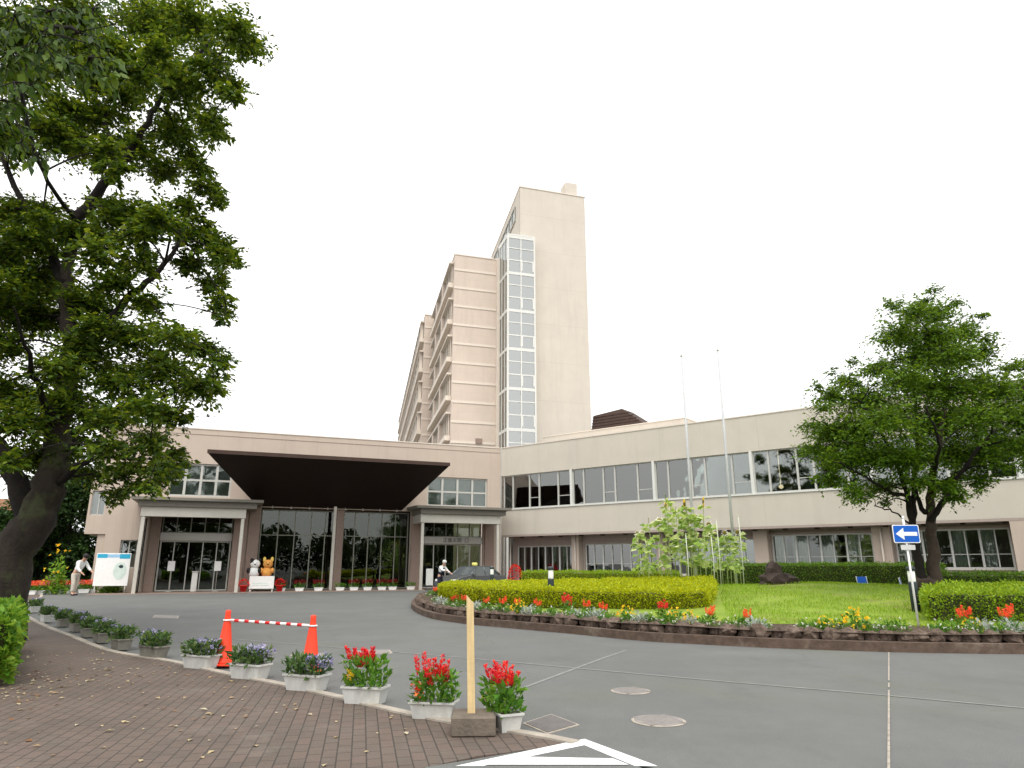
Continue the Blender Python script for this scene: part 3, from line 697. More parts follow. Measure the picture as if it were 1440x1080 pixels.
vplate(MB(), rrect(w-.016, h-.016, .022), -.038, -.0345, zc).build('panel', M['blue'], root)
ar = [(-.19, 0), (-.045, .11), (-.045, .035), (.195, .035), (.195, -.035), (-.045, -.035), (-.045, -.11)]
vplate(MB(), [(x, z) for x, z in ar][::-1], -.041, -.0375, zc).build('arrow', M['white'], root)
vplate(MB(), rrect(.13, .045, .01), -.035, -.028, 1.40).build('supplementary_plate', M['plastic'], root)
MB().box(-.04, .04, -.028, .02, 1.60, 1.63).box(-.04, .04, -.028, .02, 1.70, 1.73).box(-.03, .03, -.028, .02, 1.385, 1.41).build('clamp', M['steel'], root)

# flag poles
for i, (px, py, lab) in enumerate([(958, 498, 'left of the two tall white flagpoles'), (1009, 490, 'right of the two tall white flagpoles')]):
    p = aty(px, py, 26); root = empty('flagpole', (p.x, 26, hz(p.x, 26)), 0, lab, 'flagpole', 'flagpoles behind the sunflowers'); H = p.z-hz(p.x, 26)
    MB().tube([(0, 0, -.1), (0, 0, H*.5), (0, 0, H-.12)], [.05, .045, .038], 12).build('pole', M['polegrey'], root)
    MB().lathe([(.02, 0), (.05, .03), (.055, .07), (.03, .11), (.005, .12)], 12, (0, 0, H-.13)).build('finial', M['steel'], root)
    MB().tube([(.07, -.0, 1.2), (.06, 0, H*.5), (.045, 0, H-.2)], .004, 4).build('halyard', M['polegrey'], root)

# blue folding chairs at the far side of the lawn
def chair():
    r_ = empty('folding_chair', (0, 0, 0))
    MB().cbox(-.24, .24, -.2, .2, .33, .36, .01).build('seat', M['blue'], r_)
    MB().cbox(-.24, .24, .2, .225, .36, .62, .01).build('backrest', M['blue'], r_)
    for s in (-1, 1):
        MB().tube([(s*.26, -.22, 0), (s*.26, .2, .38)], .013, 8).build('leg', M['white'], r_)
        MB().tube([(s*.26, .24, 0), (s*.26, -.18, .36)], .013, 8).build('leg', M['white'], r_)
        MB().tube([(s*.26, .18, .34), (s*.26, .225, .64)], .013, 8).build('back_post', M['white'], r_)
    return r_
c0 = chair()
for i, (x, y, rz, lab) in enumerate([(11.75, 23.6, .3, 'small blue folding chair with white legs before the dark hedge, left one'), (12.75, 23.0, 1.0, 'blue folding chair with white legs partly behind the bollard lamp and sign')]):
    o = place(c0, i > 0, (x, y, hz(x, y)-.03), rz, lab, 'blue chairs by the rear hedge', .8); o['category'] = 'chair'

# ================================================================== TREES
def P3(px, py, Y): return tuple(aty(px, py, Y))
# --- left cherry tree
TY = 13.0; base = aty(12, 850, TY)
lt = empty('cherry_tree', (0, 0, 0), 0, 'large dark leafy cherry tree on the left with thick mossy trunk', 'tree')
B0 = Vector((base.x, TY, .0))
limbs = [
 ([(B0.x-.12, TY, -.1), P3(10, 800, TY), P3(48, 730, TY), P3(72, 680, TY), P3(82, 600, TY), P3(98, 500, TY), P3(92, 400, TY), P3(108, 310, TY)], .47, .08),
 ([P3(108, 310, TY), P3(135, 275, TY), P3(160, 243, TY-.2), P3(190, 205, TY-.3), P3(220, 150, TY-.4), P3(255, 100, TY-.4), P3(300, 55, TY-.3)], .13, .03),
 ([P3(98, 520, TY), P3(135, 480, TY-.2), P3(170, 430, TY-.4), P3(215, 388, TY-.5), P3(255, 340, TY-.7)], .13, .035),
 ([P3(48, 745, TY), P3(28, 690, TY+.2), P3(5, 640, TY+.4), P3(-40, 560, TY+.8), P3(-90, 450, TY+1)], .26, .06),
 ([P3(80, 640, TY), P3(120, 600, TY+.5), P3(180, 570, TY+.7), P3(250, 550, TY+.6)], .12, .03),
 ([P3(92, 400, TY), P3(60, 330, TY+.6), P3(20, 260, TY+1), P3(-20, 150, TY+1.2)], .12, .04),
 ([P3(90, 450, TY), P3(110, 430, TY+1.2), P3(150, 400, TY+2.4), P3(180, 350, TY+3.2)], .10, .03),
 ([P3(82, 600, TY), P3(60, 560, TY-1.2), P3(40, 500, TY-2.4), P3(20, 430, TY-3.2)], .09, .012),
 ([P3(160, 243, TY-.2), P3(150, 180, TY+.2), P3(130, 120, TY+.6), P3(120, 50, TY+1)], .07, .03),
 ([P3(108, 310, TY), P3(60, 240, TY-2.2), P3(30, 130, TY-5.5), P3(60, 50, 5.6), P3(110, 40, 5.0)], .045, .015),
 ([P3(72, 690, TY), P3(110, 655, TY-.3), P3(150, 640, TY-.5), P3(200, 650, TY-.7)], .09, .02),
]
CL = [(210,35,45),(262,38,40),(318,42,34),(348,66,22),(300,88,30),(250,112,36),(200,108,32),(160,70,35),(318,128,20),(292,165,26),(308,190,14),(243,185,34),(190,200,30),(140,165,34),(92,150,28),(100,195,36),(150,215,26),
 (228,236,26),(275,228,22),(288,262,20),(302,284,12),(180,298,30),(230,310,32),(275,325,30),(310,350,24),(322,365,12),(300,395,20),(312,425,16),(318,448,9),(268,372,20),(100,330,34),(45,335,36),(150,345,34),(200,365,24),(50,385,42),(110,425,36),(22,430,40),(212,432,22),(160,395,24),
 (180,465,32),(240,470,28),(285,482,22),(303,505,16),(230,515,34),(275,545,26),(300,535,12),(170,535,34),(120,495,34),(70,520,34),(90,565,38),(150,590,32),(200,565,30),(245,585,22),(30,590,34),(205,622,24),(225,650,20),(205,685,16),(180,660,20),(150,632,24),(128,660,18),(60,640,22),(20,650,20),(170,690,14),(228,672,14),(245,640,14),(5,480,26),(0,350,40),(60,300,20),(262,290,16),(20,40,42),(70,60,40),(110,30,40),(130,110,34),(40,110,36),(10,190,30),(75,180,26),(175,135,30),(215,75,30),(165,240,20),(15,300,30),(140,300,26),(205,335,22),(60,440,34),(140,450,26),(30,640,26),(95,625,26),(10,560,34)]
clumps = []
for px, py, r in CL:
    for k in range(2):
        Y = TY+random.uniform(-2.6, 1.2) if k == 0 else TY+random.uniform(-.8, 3.0)
        d = Y/TY; c = aty(px+random.uniform(-8, 8), py+random.uniform(-8, 8), Y)
        clumps.append((c, r*15/FPX*d*1.02))
for i in range(70):      # the side of the crown beyond the left border of the picture
    z = random.uniform(4.2, 14.5); a = random.uniform(0, 6.28); rr = random.uniform(1.5, 5)*math.sin(min(1, (z-3)/5))**.5
    c = (-11.2+rr*math.cos(a)*.8-1.5, TY+.5+rr*math.sin(a), z)
    if c[0]/max(.1, c[1]) > -.74: continue
    clumps.append((c, random.uniform(.4, .7)))
clumps = [(c, r) for c, r in clumps if r > .1]
lt_n = make_tree(lt, limbs, clumps, M['leafL'], M['bark'], .118, .5, 52, 13, .5)
# low bough of the same tree reaching towards the camera, leaves seen larger
nb = []
for px, py, r, Y in [(20,20,50,5.2),(70,15,45,5.4),(110,45,40,5.2),(60,60,40,5.0),(15,70,40,5.0),(90,85,30,4.9),(125,80,26,4.9),(20,115,30,4.9),(140,110,18,4.9),(10,170,26,5.3),(30,200,20,5.0),(55,215,16,4.9),(5,140,22,4.6),(130,12,30,5.3),(-40,60,60,5.1),(-60,160,50,5)]:
    nb.append((aty(px, py, Y), r*5.4/FPX*1.0))
nr = MB(); P, D = [], []
for c, r in nb:
    c = np.array(c); m = int(80*(r/.22)**1.5)
    for q_ in range(max(4, m//6)):
        d = rdir(1, .6)[0]; d[0] += .35; d[2] -= .35; e = c+d*r*1.3; nr.tube([c, (c+e)/2, e], [.006, .004, .002], 4, False)
        for t in np.linspace(.2, 1, 6): P.append(c+d*r*1.3*t); D.append(rdir(1)[0]*.6+d*.4+np.array([.2, 0, -.9]))
lm = catmull([P3(30, 130, TY-5.5), P3(40, 100, 5.8), P3(60, 50, 5.3), P3(120, 60, 5.0)], 6); nr.tube(lm, [.022-.016*i/(len(lm)-1) for i in range(len(lm))], 8)
lm = catmull([P3(40, 100, 5.8), P3(20, 160, 5.2), P3(50, 210, 4.9)], 6); nr.tube(lm, [.015-.012*i/(len(lm)-1) for i in range(len(lm))], 6)
nr.build('bough', M['barkdark'], lt); leaves('bough_leaves', P, D, .105, .48, M['leafN'], lt, up=.3, fold=.08)

# --- right tree
TR = 18.5; zb = hz(10.8, TR)
rt = empty('zelkova_tree', (0, 0, 0), 0, 'green spreading tree with forked trunk behind the blue sign', 'tree')
bx = aty(1303, 812, TR).x
limbs = [
 ([(bx+.08, TR, zb-.1), P3(1312, 780, TR), P3(1308, 735, TR), P3(1310, 690, TR), P3(1322, 620, TR), P3(1330, 540, TR), P3(1325, 470, TR)], .19, .03),
 ([(bx-.12, TR, zb-.1), P3(1290, 780, TR), P3(1284, 740, TR), P3(1277, 700, TR), P3(1262, 655, TR-.2), P3(1235, 600, TR-.4), P3(1205, 560, TR-.5)], .14, .025),
 ([P3(1284, 740, TR), P3(1285, 680, TR+.2), P3(1290, 600, TR+.5), P3(1285, 520, TR+.5), P3(1290, 440, TR+.3)], .09, .02),
 ([P3(1308, 735, TR), P3(1335, 690, TR-.2), P3(1370, 640, TR-.4), P3(1410, 590, TR-.5), P3(1450, 530, TR-.6)], .09, .025),
 ([P3(1277, 700, TR), P3(1250, 690, TR-.6), P3(1215, 670, TR-1), P3(1175, 650, TR-1.2)], .06, .02),
 ([P3(1310, 690, TR), P3(1340, 670, TR+1), P3(1380, 640, TR+2), P3(1420, 600, TR+2.5)], .07, .02),
 ([P3(1300, 720, TR), P3(1280, 680, TR+1), P3(1240, 630, TR+2), P3(1200, 590, TR+2.4)], .07, .02),
 ([P3(1310, 690, TR), P3(1315, 660, TR-1.2), P3(1320, 620, TR-2.2), P3(1300, 570, TR-2.6)], .07, .02),
 ([P3(1290, 745, TR), P3(1262, 722, TR-.3), P3(1235, 712, TR-.5)], .03, .015),
]
CR = [(1318,412,11),(1300,424,14),(1262,434,14),(1285,440,22),(1318,440,22),(1345,432,12),(1246,428,7),(1268,465,26),(1310,472,34),(1350,465,20),(1376,446,10),(1385,475,13),(1262,470,13),(1250,482,10),(1295,500,32),(1345,505,32),(1380,495,16),(1235,520,20),(1270,535,32),(1320,545,38),(1365,540,28),(1195,512,9),(1190,535,16),(1165,528,7),(1150,540,9),(1175,560,20),(1215,560,30),(1155,575,14),(1140,598,12),(1165,605,26),(1205,605,34),(1255,590,36),(1310,595,38),(1365,590,34),(1405,548,24),(1425,520,16),(1440,548,22),(1410,585,28),(1445,590,28),(1150,632,20),(1190,645,28),(1235,645,32),(1285,645,34),(1340,645,34),(1390,635,26),(1430,625,22),(1165,668,16),(1205,685,18),(1245,685,18),(1290,680,18),(1335,683,22),(1375,675,16),(1345,703,12),(1250,706,9),(1215,700,10),(1400,660,14),(1470,540,30),(1480,600,35),(1460,640,25)]
clumps = []
for px, py, r in CR:
    for k in range(2 if r > 15 else 1):
        dd = 2.4*min(1, r/30); Y = TR+random.uniform(-dd, dd*.4) if k == 0 else TR+random.uniform(-dd*.3, dd)
        clumps.append((aty(px+random.uniform(-5, 5), py+random.uniform(-5, 5), Y), r*18.5/FPX*Y/TR*1.25))
make_tree(rt, limbs, clumps, M['leafR'], M['bark2'], .10, .5, 46, 12, .5, .1)
for r_, dx in ((rt, 0),):
    mb = MB().blob((bx-.02, TR-.05, zb+.12), .34, 3, .25, 2, (1.1, .9, .8)); mb.build('root_flare', M['bark2'], rt)

# --- dark trees behind on the left, and a mass of trees behind the camera
def bgtree(x, y, h, r, label, leafm, n=60, name='evergreen_tree'):
    root = empty(name, (x, y, 0), 0, label, 'tree', None)
    limbs = [([(0, 0, -.1), (.1, 0, h*.3), (-.1, .1, h*.6), (0, 0, h*.9)], .22, .05), ([(0, 0, h*.25), (r*.4, 0, h*.45), (r*.7, .2, h*.6)], .1, .03), ([(0, 0, h*.3), (-r*.4, .1, h*.5), (-r*.7, 0, h*.65)], .1, .03)]
    cl = []
    for i in range(n):
        z = random.uniform(.12, 1); a = random.uniform(0, 6.28); k = math.sin(math.pi*min(1, z*.75+.22))**.6; rr = r*k*random.uniform(.45, 1)
        cl.append(((rr*math.cos(a), rr*math.sin(a), h*z), random.uniform(.5, .85)))
    make_tree(root, limbs, cl, leafm, M['bark'], .22, .55, 20, 7, .7); return root
bgtree(-26.3, 41.5, 6.4, 2.6, 'dark green tree behind the bent person at the left, beside the building', M['leafBG'], 80)
bgtree(-29.5, 44, 7.6, 3.0, 'dark tree behind the cherry trunk at the far left', M['leafBG'], 70)
bgtree(-28.0, 38.0, 4.0, 2.2, 'lower dark green tree between the trunk and the bent person', M['leafBG'], 60)
# wood opposite the entrance, seen only as reflections in the lobby glass
P, D = [], []
for i in range(46):
    x = -45+i*3.4+random.uniform(-1, 1); y = -22-random.uniform(0, 8)-.006*x*x*.5; h = random.uniform(5.8, 8.2); m = 900
    d = rdir(m); d[:, 2] = np.abs(d[:, 2])
    rr = rng.uniform(.6, 1, m)[:, None]; P.append(np.array([x, y, .8])+d*rr*np.array([3.4, 3.2, h-1])); D.append(d+rdir(m)*.7)
tag(leaves('wood', np.vstack(P), np.vstack(D), .62, .7, M['leafwood'], None), kind='stuff')

# low shrub block at the left border
hedge('leafy_shrub', [(-5.75, 8.35), (-6.5, 9.4), (-7.9, 11.5), (-9.6, 11.8), (-9.8, 8.4), (-8.2, 7.4), (-6.6, 7.6)], .05, .78, M['shrub'], M['core'], .09, 1000, 'bright green leafy shrub at the left border under the tree', 'shrub', lump=.09)

# ================================================================== PLANTERS AND CONES
def trough(dark=False):
    mb = MB(); L_, w_, h_ = .235, .115, .17
    ringf = lambda a, b, z: [(-L_*a, -w_*b, z), (L_*a, -w_*b, z), (L_*a, w_*b, z), (-L_*a, w_*b, z)]
    rs = [ringf(.84, .78, 0), ringf(.97, .96, h_-.02), ringf(1.03, 1.07, h_-.02), ringf(1.03, 1.07, h_), ringf(.93, .88, h_), ringf(.9, .85, h_-.05)]
    vs = [v for r_ in rs for v in r_]; fs = [(3, 2, 1, 0)]
    for i in range(5):
        for k in range(4): fs.append((i*4+k, i*4+(k+1) % 4, (i+1)*4+(k+1) % 4, (i+1)*4+k))
    return mb.add(vs, fs)
def planter(kind, seed, L=1.0):
    root = empty('flower_planter', (0, 0, 0)); dark = kind == 'dark'
    mb = trough(); mb.v = [(x*L, y, z) for x, y, z in mb.v]; mb.build('trough', M['plasticdark' if dark else 'plastic'], root)
    MB().box(-.20*L, .20*L, -.09, .09, .10, .13).build('soil', M['soil'], root)
    r2 = np.random.default_rng(seed); n = 330
    x = r2.uniform(-.21*L, .21*L, n); y = r2.uniform(-.11, .11, n); z = .15+r2.uniform(0, .17, n)
    if kind == 'red': z = .14+r2.uniform(0, .30, n)
    d = np.column_stack([x*2.2, y*6, np.full(n, .7)])+r2.normal(size=(n, 3))*.5
    leaves('foliage', np.column_stack([x*1.05, y*1.3, z]), d, .085, .5, M['green' if kind == 'red' else 'bluegreen'], root)
    if kind == 'red':
        k = 0
        for i in range(int(r2.integers(9, 13))):
            px = -.18*L+.36*L*((i+r2.uniform(0, .9))/12 % 1); py = r2.uniform(-.08, .08); z0 = .33+r2.uniform(0, .09); ln = r2.uniform(.10, .24); m = 120
            t = r2.uniform(0, 1, m); th = r2.uniform(0, 6.28, m); w = .024*(1-t)**.6+.004
            P = np.column_stack([px+w*np.cos(th)*.6+px*.25*t, py+w*np.sin(th)*.6+py*t, z0+ln*t]); D = np.column_stack([np.cos(th), np.sin(th), np.full(m, 1.0)])
            leaves('flower_plume', P, D, .03, .5, M['redfl'], root)
        P = np.array([[-.15, -.1, .30], [-.14, -.11, .27], [-.17, -.09, .32]]); P = np.repeat(P, 14, 0)+r2.normal(size=(42, 3))*.02
        leaves('blooms', P, rdir(42), .035, .8, M['orangefl' if seed % 2 else 'yellowfl'], root)
    else:
        m = 34; c = np.column_stack([r2.uniform(-.02, .26, m), r2.uniform(-.12, .12, m), r2.uniform(.24, .37, m)]); P = np.repeat(c, 8, 0)+r2.normal(size=(m*8, 3))*.012
        leaves('blooms', P, rdir(m*8), .036, .8, M['purplefl'], root)
    return root
kang = lambda x, y: math.atan2(min(kc, key=lambda p: (p.x-x)**2+(p.y-y)**2).y*0+1, 0)
def kerb_dir(x, y):
    i = min(range(1, len(kc)-1), key=lambda i: (kc[i].x-x)**2+(kc[i].y-y)**2); e = kc[i+1]-kc[i-1]; return math.atan2(e.y, e.x)
spots = [(708, 1027, 'red', 'white planter of red plumes right of the wooden post, turned end on'), (610, 1011, 'red', 'wide white planter of red plumes just left of the wooden post'),
 (513, 993, 'red', 'white planter of red plumes with orange blooms, third from the wooden block'), (430, 974, 'pale', 'pale planter with mauve flowers below the right traffic cone'),
 (350, 957, 'pale', 'pale planter with mauve flowers between the two traffic cones'), (281, 942, 'pale', 'planter with mauve flowers just left of the left traffic cone'),
 (215, 927, 'dark', 'dark planter with mauve flowers, second to the left of the cones'), (169, 915, 'dark', 'dark planter, third to the left of the left traffic cone'),
 (142, 905, 'dark', 'dark planter, fourth to the left of the left traffic cone'), (123, 897, 'dark', 'small looking dark planter, fifth to the left of the left cone'),
 (107, 889, 'dark', 'small dark planter, sixth to the left of the left cone'), (88, 882, 'dark', 'far dark planter, seventh to the left of the left cone'), (65, 876, 'pale', 'pale white planter near the shrub at the far left'),
 (48, 862, 'pale', 'pale planter half hidden beside the cherry trunk')]
for i, (px, py, kd, lab) in enumerate(spots):
    p = g(px, py); root = planter(kd, 40+i, 1.0 if i else .9)
    a = kerb_dir(p.x, p.y)
    if i == 0: a = R(-66)
    if 6 <= i <= 12: a += R(random.uniform(-6, 6))
    if i == 1: a = R(-10)
    if i == 2: a = R(-14)
    if i in (3, 4, 5): a = R(-22)
    nrm = Vector((math.cos(a+math.pi/2), math.sin(a+math.pi/2))); 
    dy = (-.02, -.04)[i] if i < 2 else .06; root.location = (p.x*(p.y+dy)/p.y, p.y+dy, .02); root.scale = (1, 1, 1) if i > 2 else ((.88, .88, .84) if i < 2 else (.92, .92, .95)); root.rotation_euler = (0, 0, a); tag(root, lab, 'planter', 'planters along the pavement kerb')

def cone():
    r_ = empty('traffic_cone', (0, 0, 0))
    MB().cbox(-.155, .155, -.155, .155, 0, .03, .012).build('base', M['cone'], r_)
    mb = MB().lathe([(.13, .03), (.118, .05), (.040, .62), (.036, .66), (.038, .70), (.03, .715), (.005, .72)], 24)
    mb.build('body', M['cone'], r_); return r_
c0 = cone(); CP = []
for i, (px, py, lab) in enumerate([(313, 941, 'orange traffic cone on the left end of the striped bar'), (435, 950, 'orange traffic cone on the right end of the striped bar, behind a planter')]):
    p = g(px, py); z = .03 if i == 0 else 0; p.x *= (p.y+.15)/p.y; o = place(c0, i > 0, (p.x, p.y+.15, z), .3*i, lab, 'cones carrying the barrier bar'); o['category'] = 'traffic cone'; CP.append(Vector((p.x, p.y+.15, z)))
a, b = CP[0]+Vector((0, 0, .585)), CP[1]+Vector((0, 0, .585)); root = empty('barrier_bar', a, math.atan2((b-a).y, (b-a).x), 'red and white striped barrier bar between the two cones', 'barrier bar')
L_ = (b-a).xy.length; dz = b.z-a.z
MB().tube([(.055, 0, 0), (L_-.055, 0, dz)], .018, 12).build('bar', M['white'], root)
sb = MB()
for k in range(7): t0 = .10+(L_-.2)*(k+.2)/7; sb.tube([(t0, 0, dz*t0/L_), (t0+.075, 0, dz*(t0+.075)/L_)], .0205, 12)
sb.build('red_stripe', M['red'], root)
for x, z in ((0, 0), (L_, dz)):
    rb = MB(); rb.tube([(x+.052*math.cos(t*.5236), .052*math.sin(t*.5236), z) for t in range(13)], .011, 6); rb.build('ring', M['white'], root)

# wooden post in its block
p = g(664, 1042); root = empty('wooden_post', (p.x, p.y+.2, .02), R(2), 'upright pale pine post with slanted top, standing in a dark block', 'post')
MB().cbox(-.18, .18, -.18, .18, 0, .15, .012).build('block', M['woodblock'], root)
mb = MB(); w = .031; zt = 1.08
mb.add([(-w-.02, -w, .15), (w-.02, -w, .15), (w-.02, w, .15), (-w-.02, w, .15), (-w-.045, -w, zt), (w-.045, -w, zt-.07), (w-.045, w, zt-.07), (-w-.045, w, zt)], [(0, 3, 2, 1), (4, 5, 6, 7), (0, 1, 5, 4), (1, 2, 6, 5), (2, 3, 7, 6), (3, 0, 4, 7)])
mb.build('post', M['wood'], root)
#BUILDINGS
# ================================================================== BUILDINGS
def wall(mb, x0, x1, z0, z1, ops, y0=0.0, t=.3):
    """a wall slab in the XZ plane with rectangular openings (x0,x1,z0,z1) and real reveals"""
    xs = sorted(set([x0, x1]+[v for o in ops for v in o[:2] if x0 < v < x1])); zs = sorted(set([z0, z1]+[v for o in ops for v in o[2:] if z0 < v < z1]))
    sol = lambda i, j: 0 <= i < len(xs)-1 and 0 <= j < len(zs)-1 and not any(o[0]-1e-6 <= xs[i] and xs[i+1] <= o[1]+1e-6 and o[2]-1e-6 <= zs[j] and zs[j+1] <= o[3]+1e-6 for o in ops)
    for i in range(len(xs)-1):
        for j in range(len(zs)-1):
            if not sol(i, j): continue
            a, b, c, d = xs[i], xs[i+1], zs[j], zs[j+1]; y1 = y0+t
            mb.add([(a, y0, c), (b, y0, c), (b, y0, d), (a, y0, d)], [(0, 1, 2, 3)]); mb.add([(a, y1, c), (b, y1, c), (b, y1, d), (a, y1, d)], [(3, 2, 1, 0)])
            if not sol(i-1, j): mb.add([(a, y0, c), (a, y0, d), (a, y1, d), (a, y1, c)], [(0, 1, 2, 3)])
            if not sol(i+1, j): mb.add([(b, y0, c), (b, y1, c), (b, y1, d), (b, y0, d)], [(0, 1, 2, 3)])
            if not sol(i, j-1): mb.add([(a, y0, c), (a, y1, c), (b, y1, c), (b, y0, c)], [(0, 1, 2, 3)])
            if not sol(i, j+1): mb.add([(a, y0, d), (b, y0, d), (b, y1, d), (a, y1, d)], [(0, 1, 2, 3)])
    return mb
def curtain(mb, x0, x1, z0, z1, y, amp=.04, wl=.14):
    n = max(4, int((x1-x0)/wl*6)); vs = []
    for i in range(n+1):
        x = x0+(x1-x0)*i/n; yy = y+amp*math.sin(i*1.05)+amp*.4*math.sin(i*.37); vs += [(x, yy, z0), (x, yy, z1), (x, yy+.004, z1), (x, yy+.004, z0)]
    return mb.add(vs, [(i*4+k, i*4+(k+1) % 4, i*4+4+(k+1) % 4, i*4+4+k) for i in range(n) for k in range(4)])
def window(parent, x0, x1, z0, z1, y, vert, hor=(), fw=.05, fm='alu', gm='glass', name='window', thick=(), cur=None, mw=None):
    """frame with mullions (positions vert/hor), one pane mesh, optional curtains behind"""
    f = MB(); mw = mw or fw
    f.box(x0, x0+fw, y, y+.09, z0, z1).box(x1-fw, x1, y, y+.09, z0, z1).box(x0+fw, x1-fw, y, y+.09, z0, z0+fw).box(x0+fw, x1-fw, y, y+.09, z1-fw, z1)
    for v in vert:
        k = mw*(1.9 if v in thick else 1); f.box(v-k/2, v+k/2, y-.012, y+.085, z0+fw, z1-fw)
    for h in hor: f.box(x0+fw, x1-fw, y+.003, y+.08, h-mw*.4, h+mw*.4)
    fo = f.build(name, M[fm], parent)
    MB().box(x0+fw*.5, x1-fw*.5, y+.04, y+.052, z0+fw*.5, z1-fw*.5).build('pane', M[gm], fo)
    if cur:
        c = MB()
        for a, b in cur: curtain(c, a, b, z0+.03, z1-.02, y+.26)
        c.build('curtain', M['curtain'], fo)
    return fo

# ---------------- entrance block
A = atz(258, 601, 8.7); EB = empty('entrance_building', (A.x, A.y, 0), R(21.56), 'two storey beige entrance block with big dark sloping canopy and two porticos', 'building')
ops = [(-.38, 2.75, 4.95, 6.75), (13.9, 17.8, 4.85, 6.65), (4.45, 12.98, .0, 4.5), (-.5, 3.1, .0, 4.2), (13.7, 17.6, .0, 4.2), (-2.25, -1.45, 1.2, 2.62)]
w = MB(); wall(w, -3.0, 18.70, 0, 8.66, ops, 0, .35); w.build('front_wall', M['wallpink'], EB)
MB().box(-3.0, -2.7, .35, 14, 0, 8.66).build('side_wall', M['wallpink'], EB)
MB().box(-4.0, 18.72, -.03, 14.0, 8.66, 8.72).build('roof_coping', M['band'], EB)
w = MB(); wall(w, -3.95, -3.0, 2.9, 8.66, [(-3.85, -3.2, 3.85, 5.1)], .0, .35); w.box(-3.95, -3.0, .35, 9, 2.9, 3.2).box(-3.95, -3.65, .35, 9, 3.2, 8.66).build('projecting_bay', M['wallpink'], EB)
window(EB, -3.85, -3.2, 3.85, 5.1, .12, [-3.52])
MB().box(-3.35, -3.002, .1, .45, 0, 2.9).build('pier', M['wallpink'], EB)
window(EB, -2.25, -1.45, 1.2, 2.62, .12, [-1.85])
for (a, b, z0, z1) in [(-.38, 2.75, 4.95, 6.75), (13.9, 17.8, 4.85, 6.65)]:
    zz = z0+(z1-z0)*.5; n = 4
    window(EB, a, b, z0, z1, .10, [a+(b-a)*k/n for k in range(1, n)], [zz], .10, 'alu', 'glassblind', mw=.13)
    MB().box(a+.02, b-.02, .25, .27, z0+.02, z1-.02).build('blind', M['greyblind'], EB.children[-1])  # grey panel added behind the panes to mute their tree reflections
# thin raised coving line in darker paint under the roof
MB().box(-3.0, 18.6, -.022, .0, 8.36, 8.38).build('shadow_gap', M['under'], EB)
# canopy
zf, zbk = 6.70, 4.53; fr = (1.58, 13.95); bk = (4.21, 12.37); yf = -4.5
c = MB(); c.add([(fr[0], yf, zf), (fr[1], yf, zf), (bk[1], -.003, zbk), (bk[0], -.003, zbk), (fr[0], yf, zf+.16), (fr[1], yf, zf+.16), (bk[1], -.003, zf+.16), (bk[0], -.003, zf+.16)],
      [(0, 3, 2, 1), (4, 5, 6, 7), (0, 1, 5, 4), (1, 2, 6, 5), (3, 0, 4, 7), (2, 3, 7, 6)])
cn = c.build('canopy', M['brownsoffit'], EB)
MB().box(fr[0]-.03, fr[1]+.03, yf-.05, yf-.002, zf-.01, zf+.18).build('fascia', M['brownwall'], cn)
fx = MB()
for k in range(8): x = 5.0+k*1.0; fx.lathe([(.05, 0), (.06, .05), (.02, .06), (.015, .14)], 10, (x, -.35, 4.42))
fx.build('downlight', M['steel'], cn)
# stone pillars
for a, b, y in ((3.12, 3.75, -.25), (3.85, 4.43, -.12), (12.99, 13.62, -.12), (-.95, -.52, -.2), (17.62, 18.2, -.2), (8.62, 9.05, .25)):
    MB().cbox(a, b, y, .40, 0, 4.52 if 3.8 < a < 13.5 else 4.2, .02).build('stone_pillar', M['stone'], EB)
MB().cbox(8.33, 8.50, -.55, -.38, 0, 4.6, .02).build('steel_column', M['steel'], EB)
# lobby glazing
lv = [4.55+.94*k for k in range(1, 9) if abs(4.55+.94*k-8.7) > .4]
window(EB, 4.50, 8.62, 0.03, 4.42, .62, [5.45, 6.35, 7.25, 8.05], [3.0], .06, 'mull', 'glassdark', 'lobby_glazing', mw=.055)
window(EB, 9.05, 12.95, 0.03, 4.42, .62, [9.75, 10.55, 11.35, 12.15], [3.0], .06, 'mull', 'glassdark', 'lobby_glazing', mw=.055)
MB().box(4.45, 12.98, .55, .8, 4.42, 4.56).build('lobby_beam', M['brownwall'], EB)
fl = MB(); fl.box(-2.6, 18.4, .7, 9.5, -.05, .02).build('lobby_floor', M['stone'], EB)
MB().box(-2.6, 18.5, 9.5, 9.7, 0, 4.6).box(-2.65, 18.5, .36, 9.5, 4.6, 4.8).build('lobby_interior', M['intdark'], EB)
MB().box(-2.6, 18.5, 5.0, 5.2, 4.8, 8.5).build('upper_interior', M['interior'], EB)
bl = MB()
for a, b, z0, z1 in ((9.95, 10.12, 1.9, 3.9), (10.75, 11.1, 1.75, 4.0), (11.5, 11.95, 1.7, 4.0), (12.2, 12.7, 1.9, 3.95)): curtain(bl, a, b, z0, z1, .95, .03)
bl.build('lobby_blind', M['curtain'], EB)  # pale strips standing in for pale patches in the lobby glass
bl = MB(); curtain(bl, 12.2, 12.85, .3, 1.9, .98, .04); bl.build('lobby_curtain', M['hedgecloth'] if 'hedgecloth' in M else M['blind'], EB)
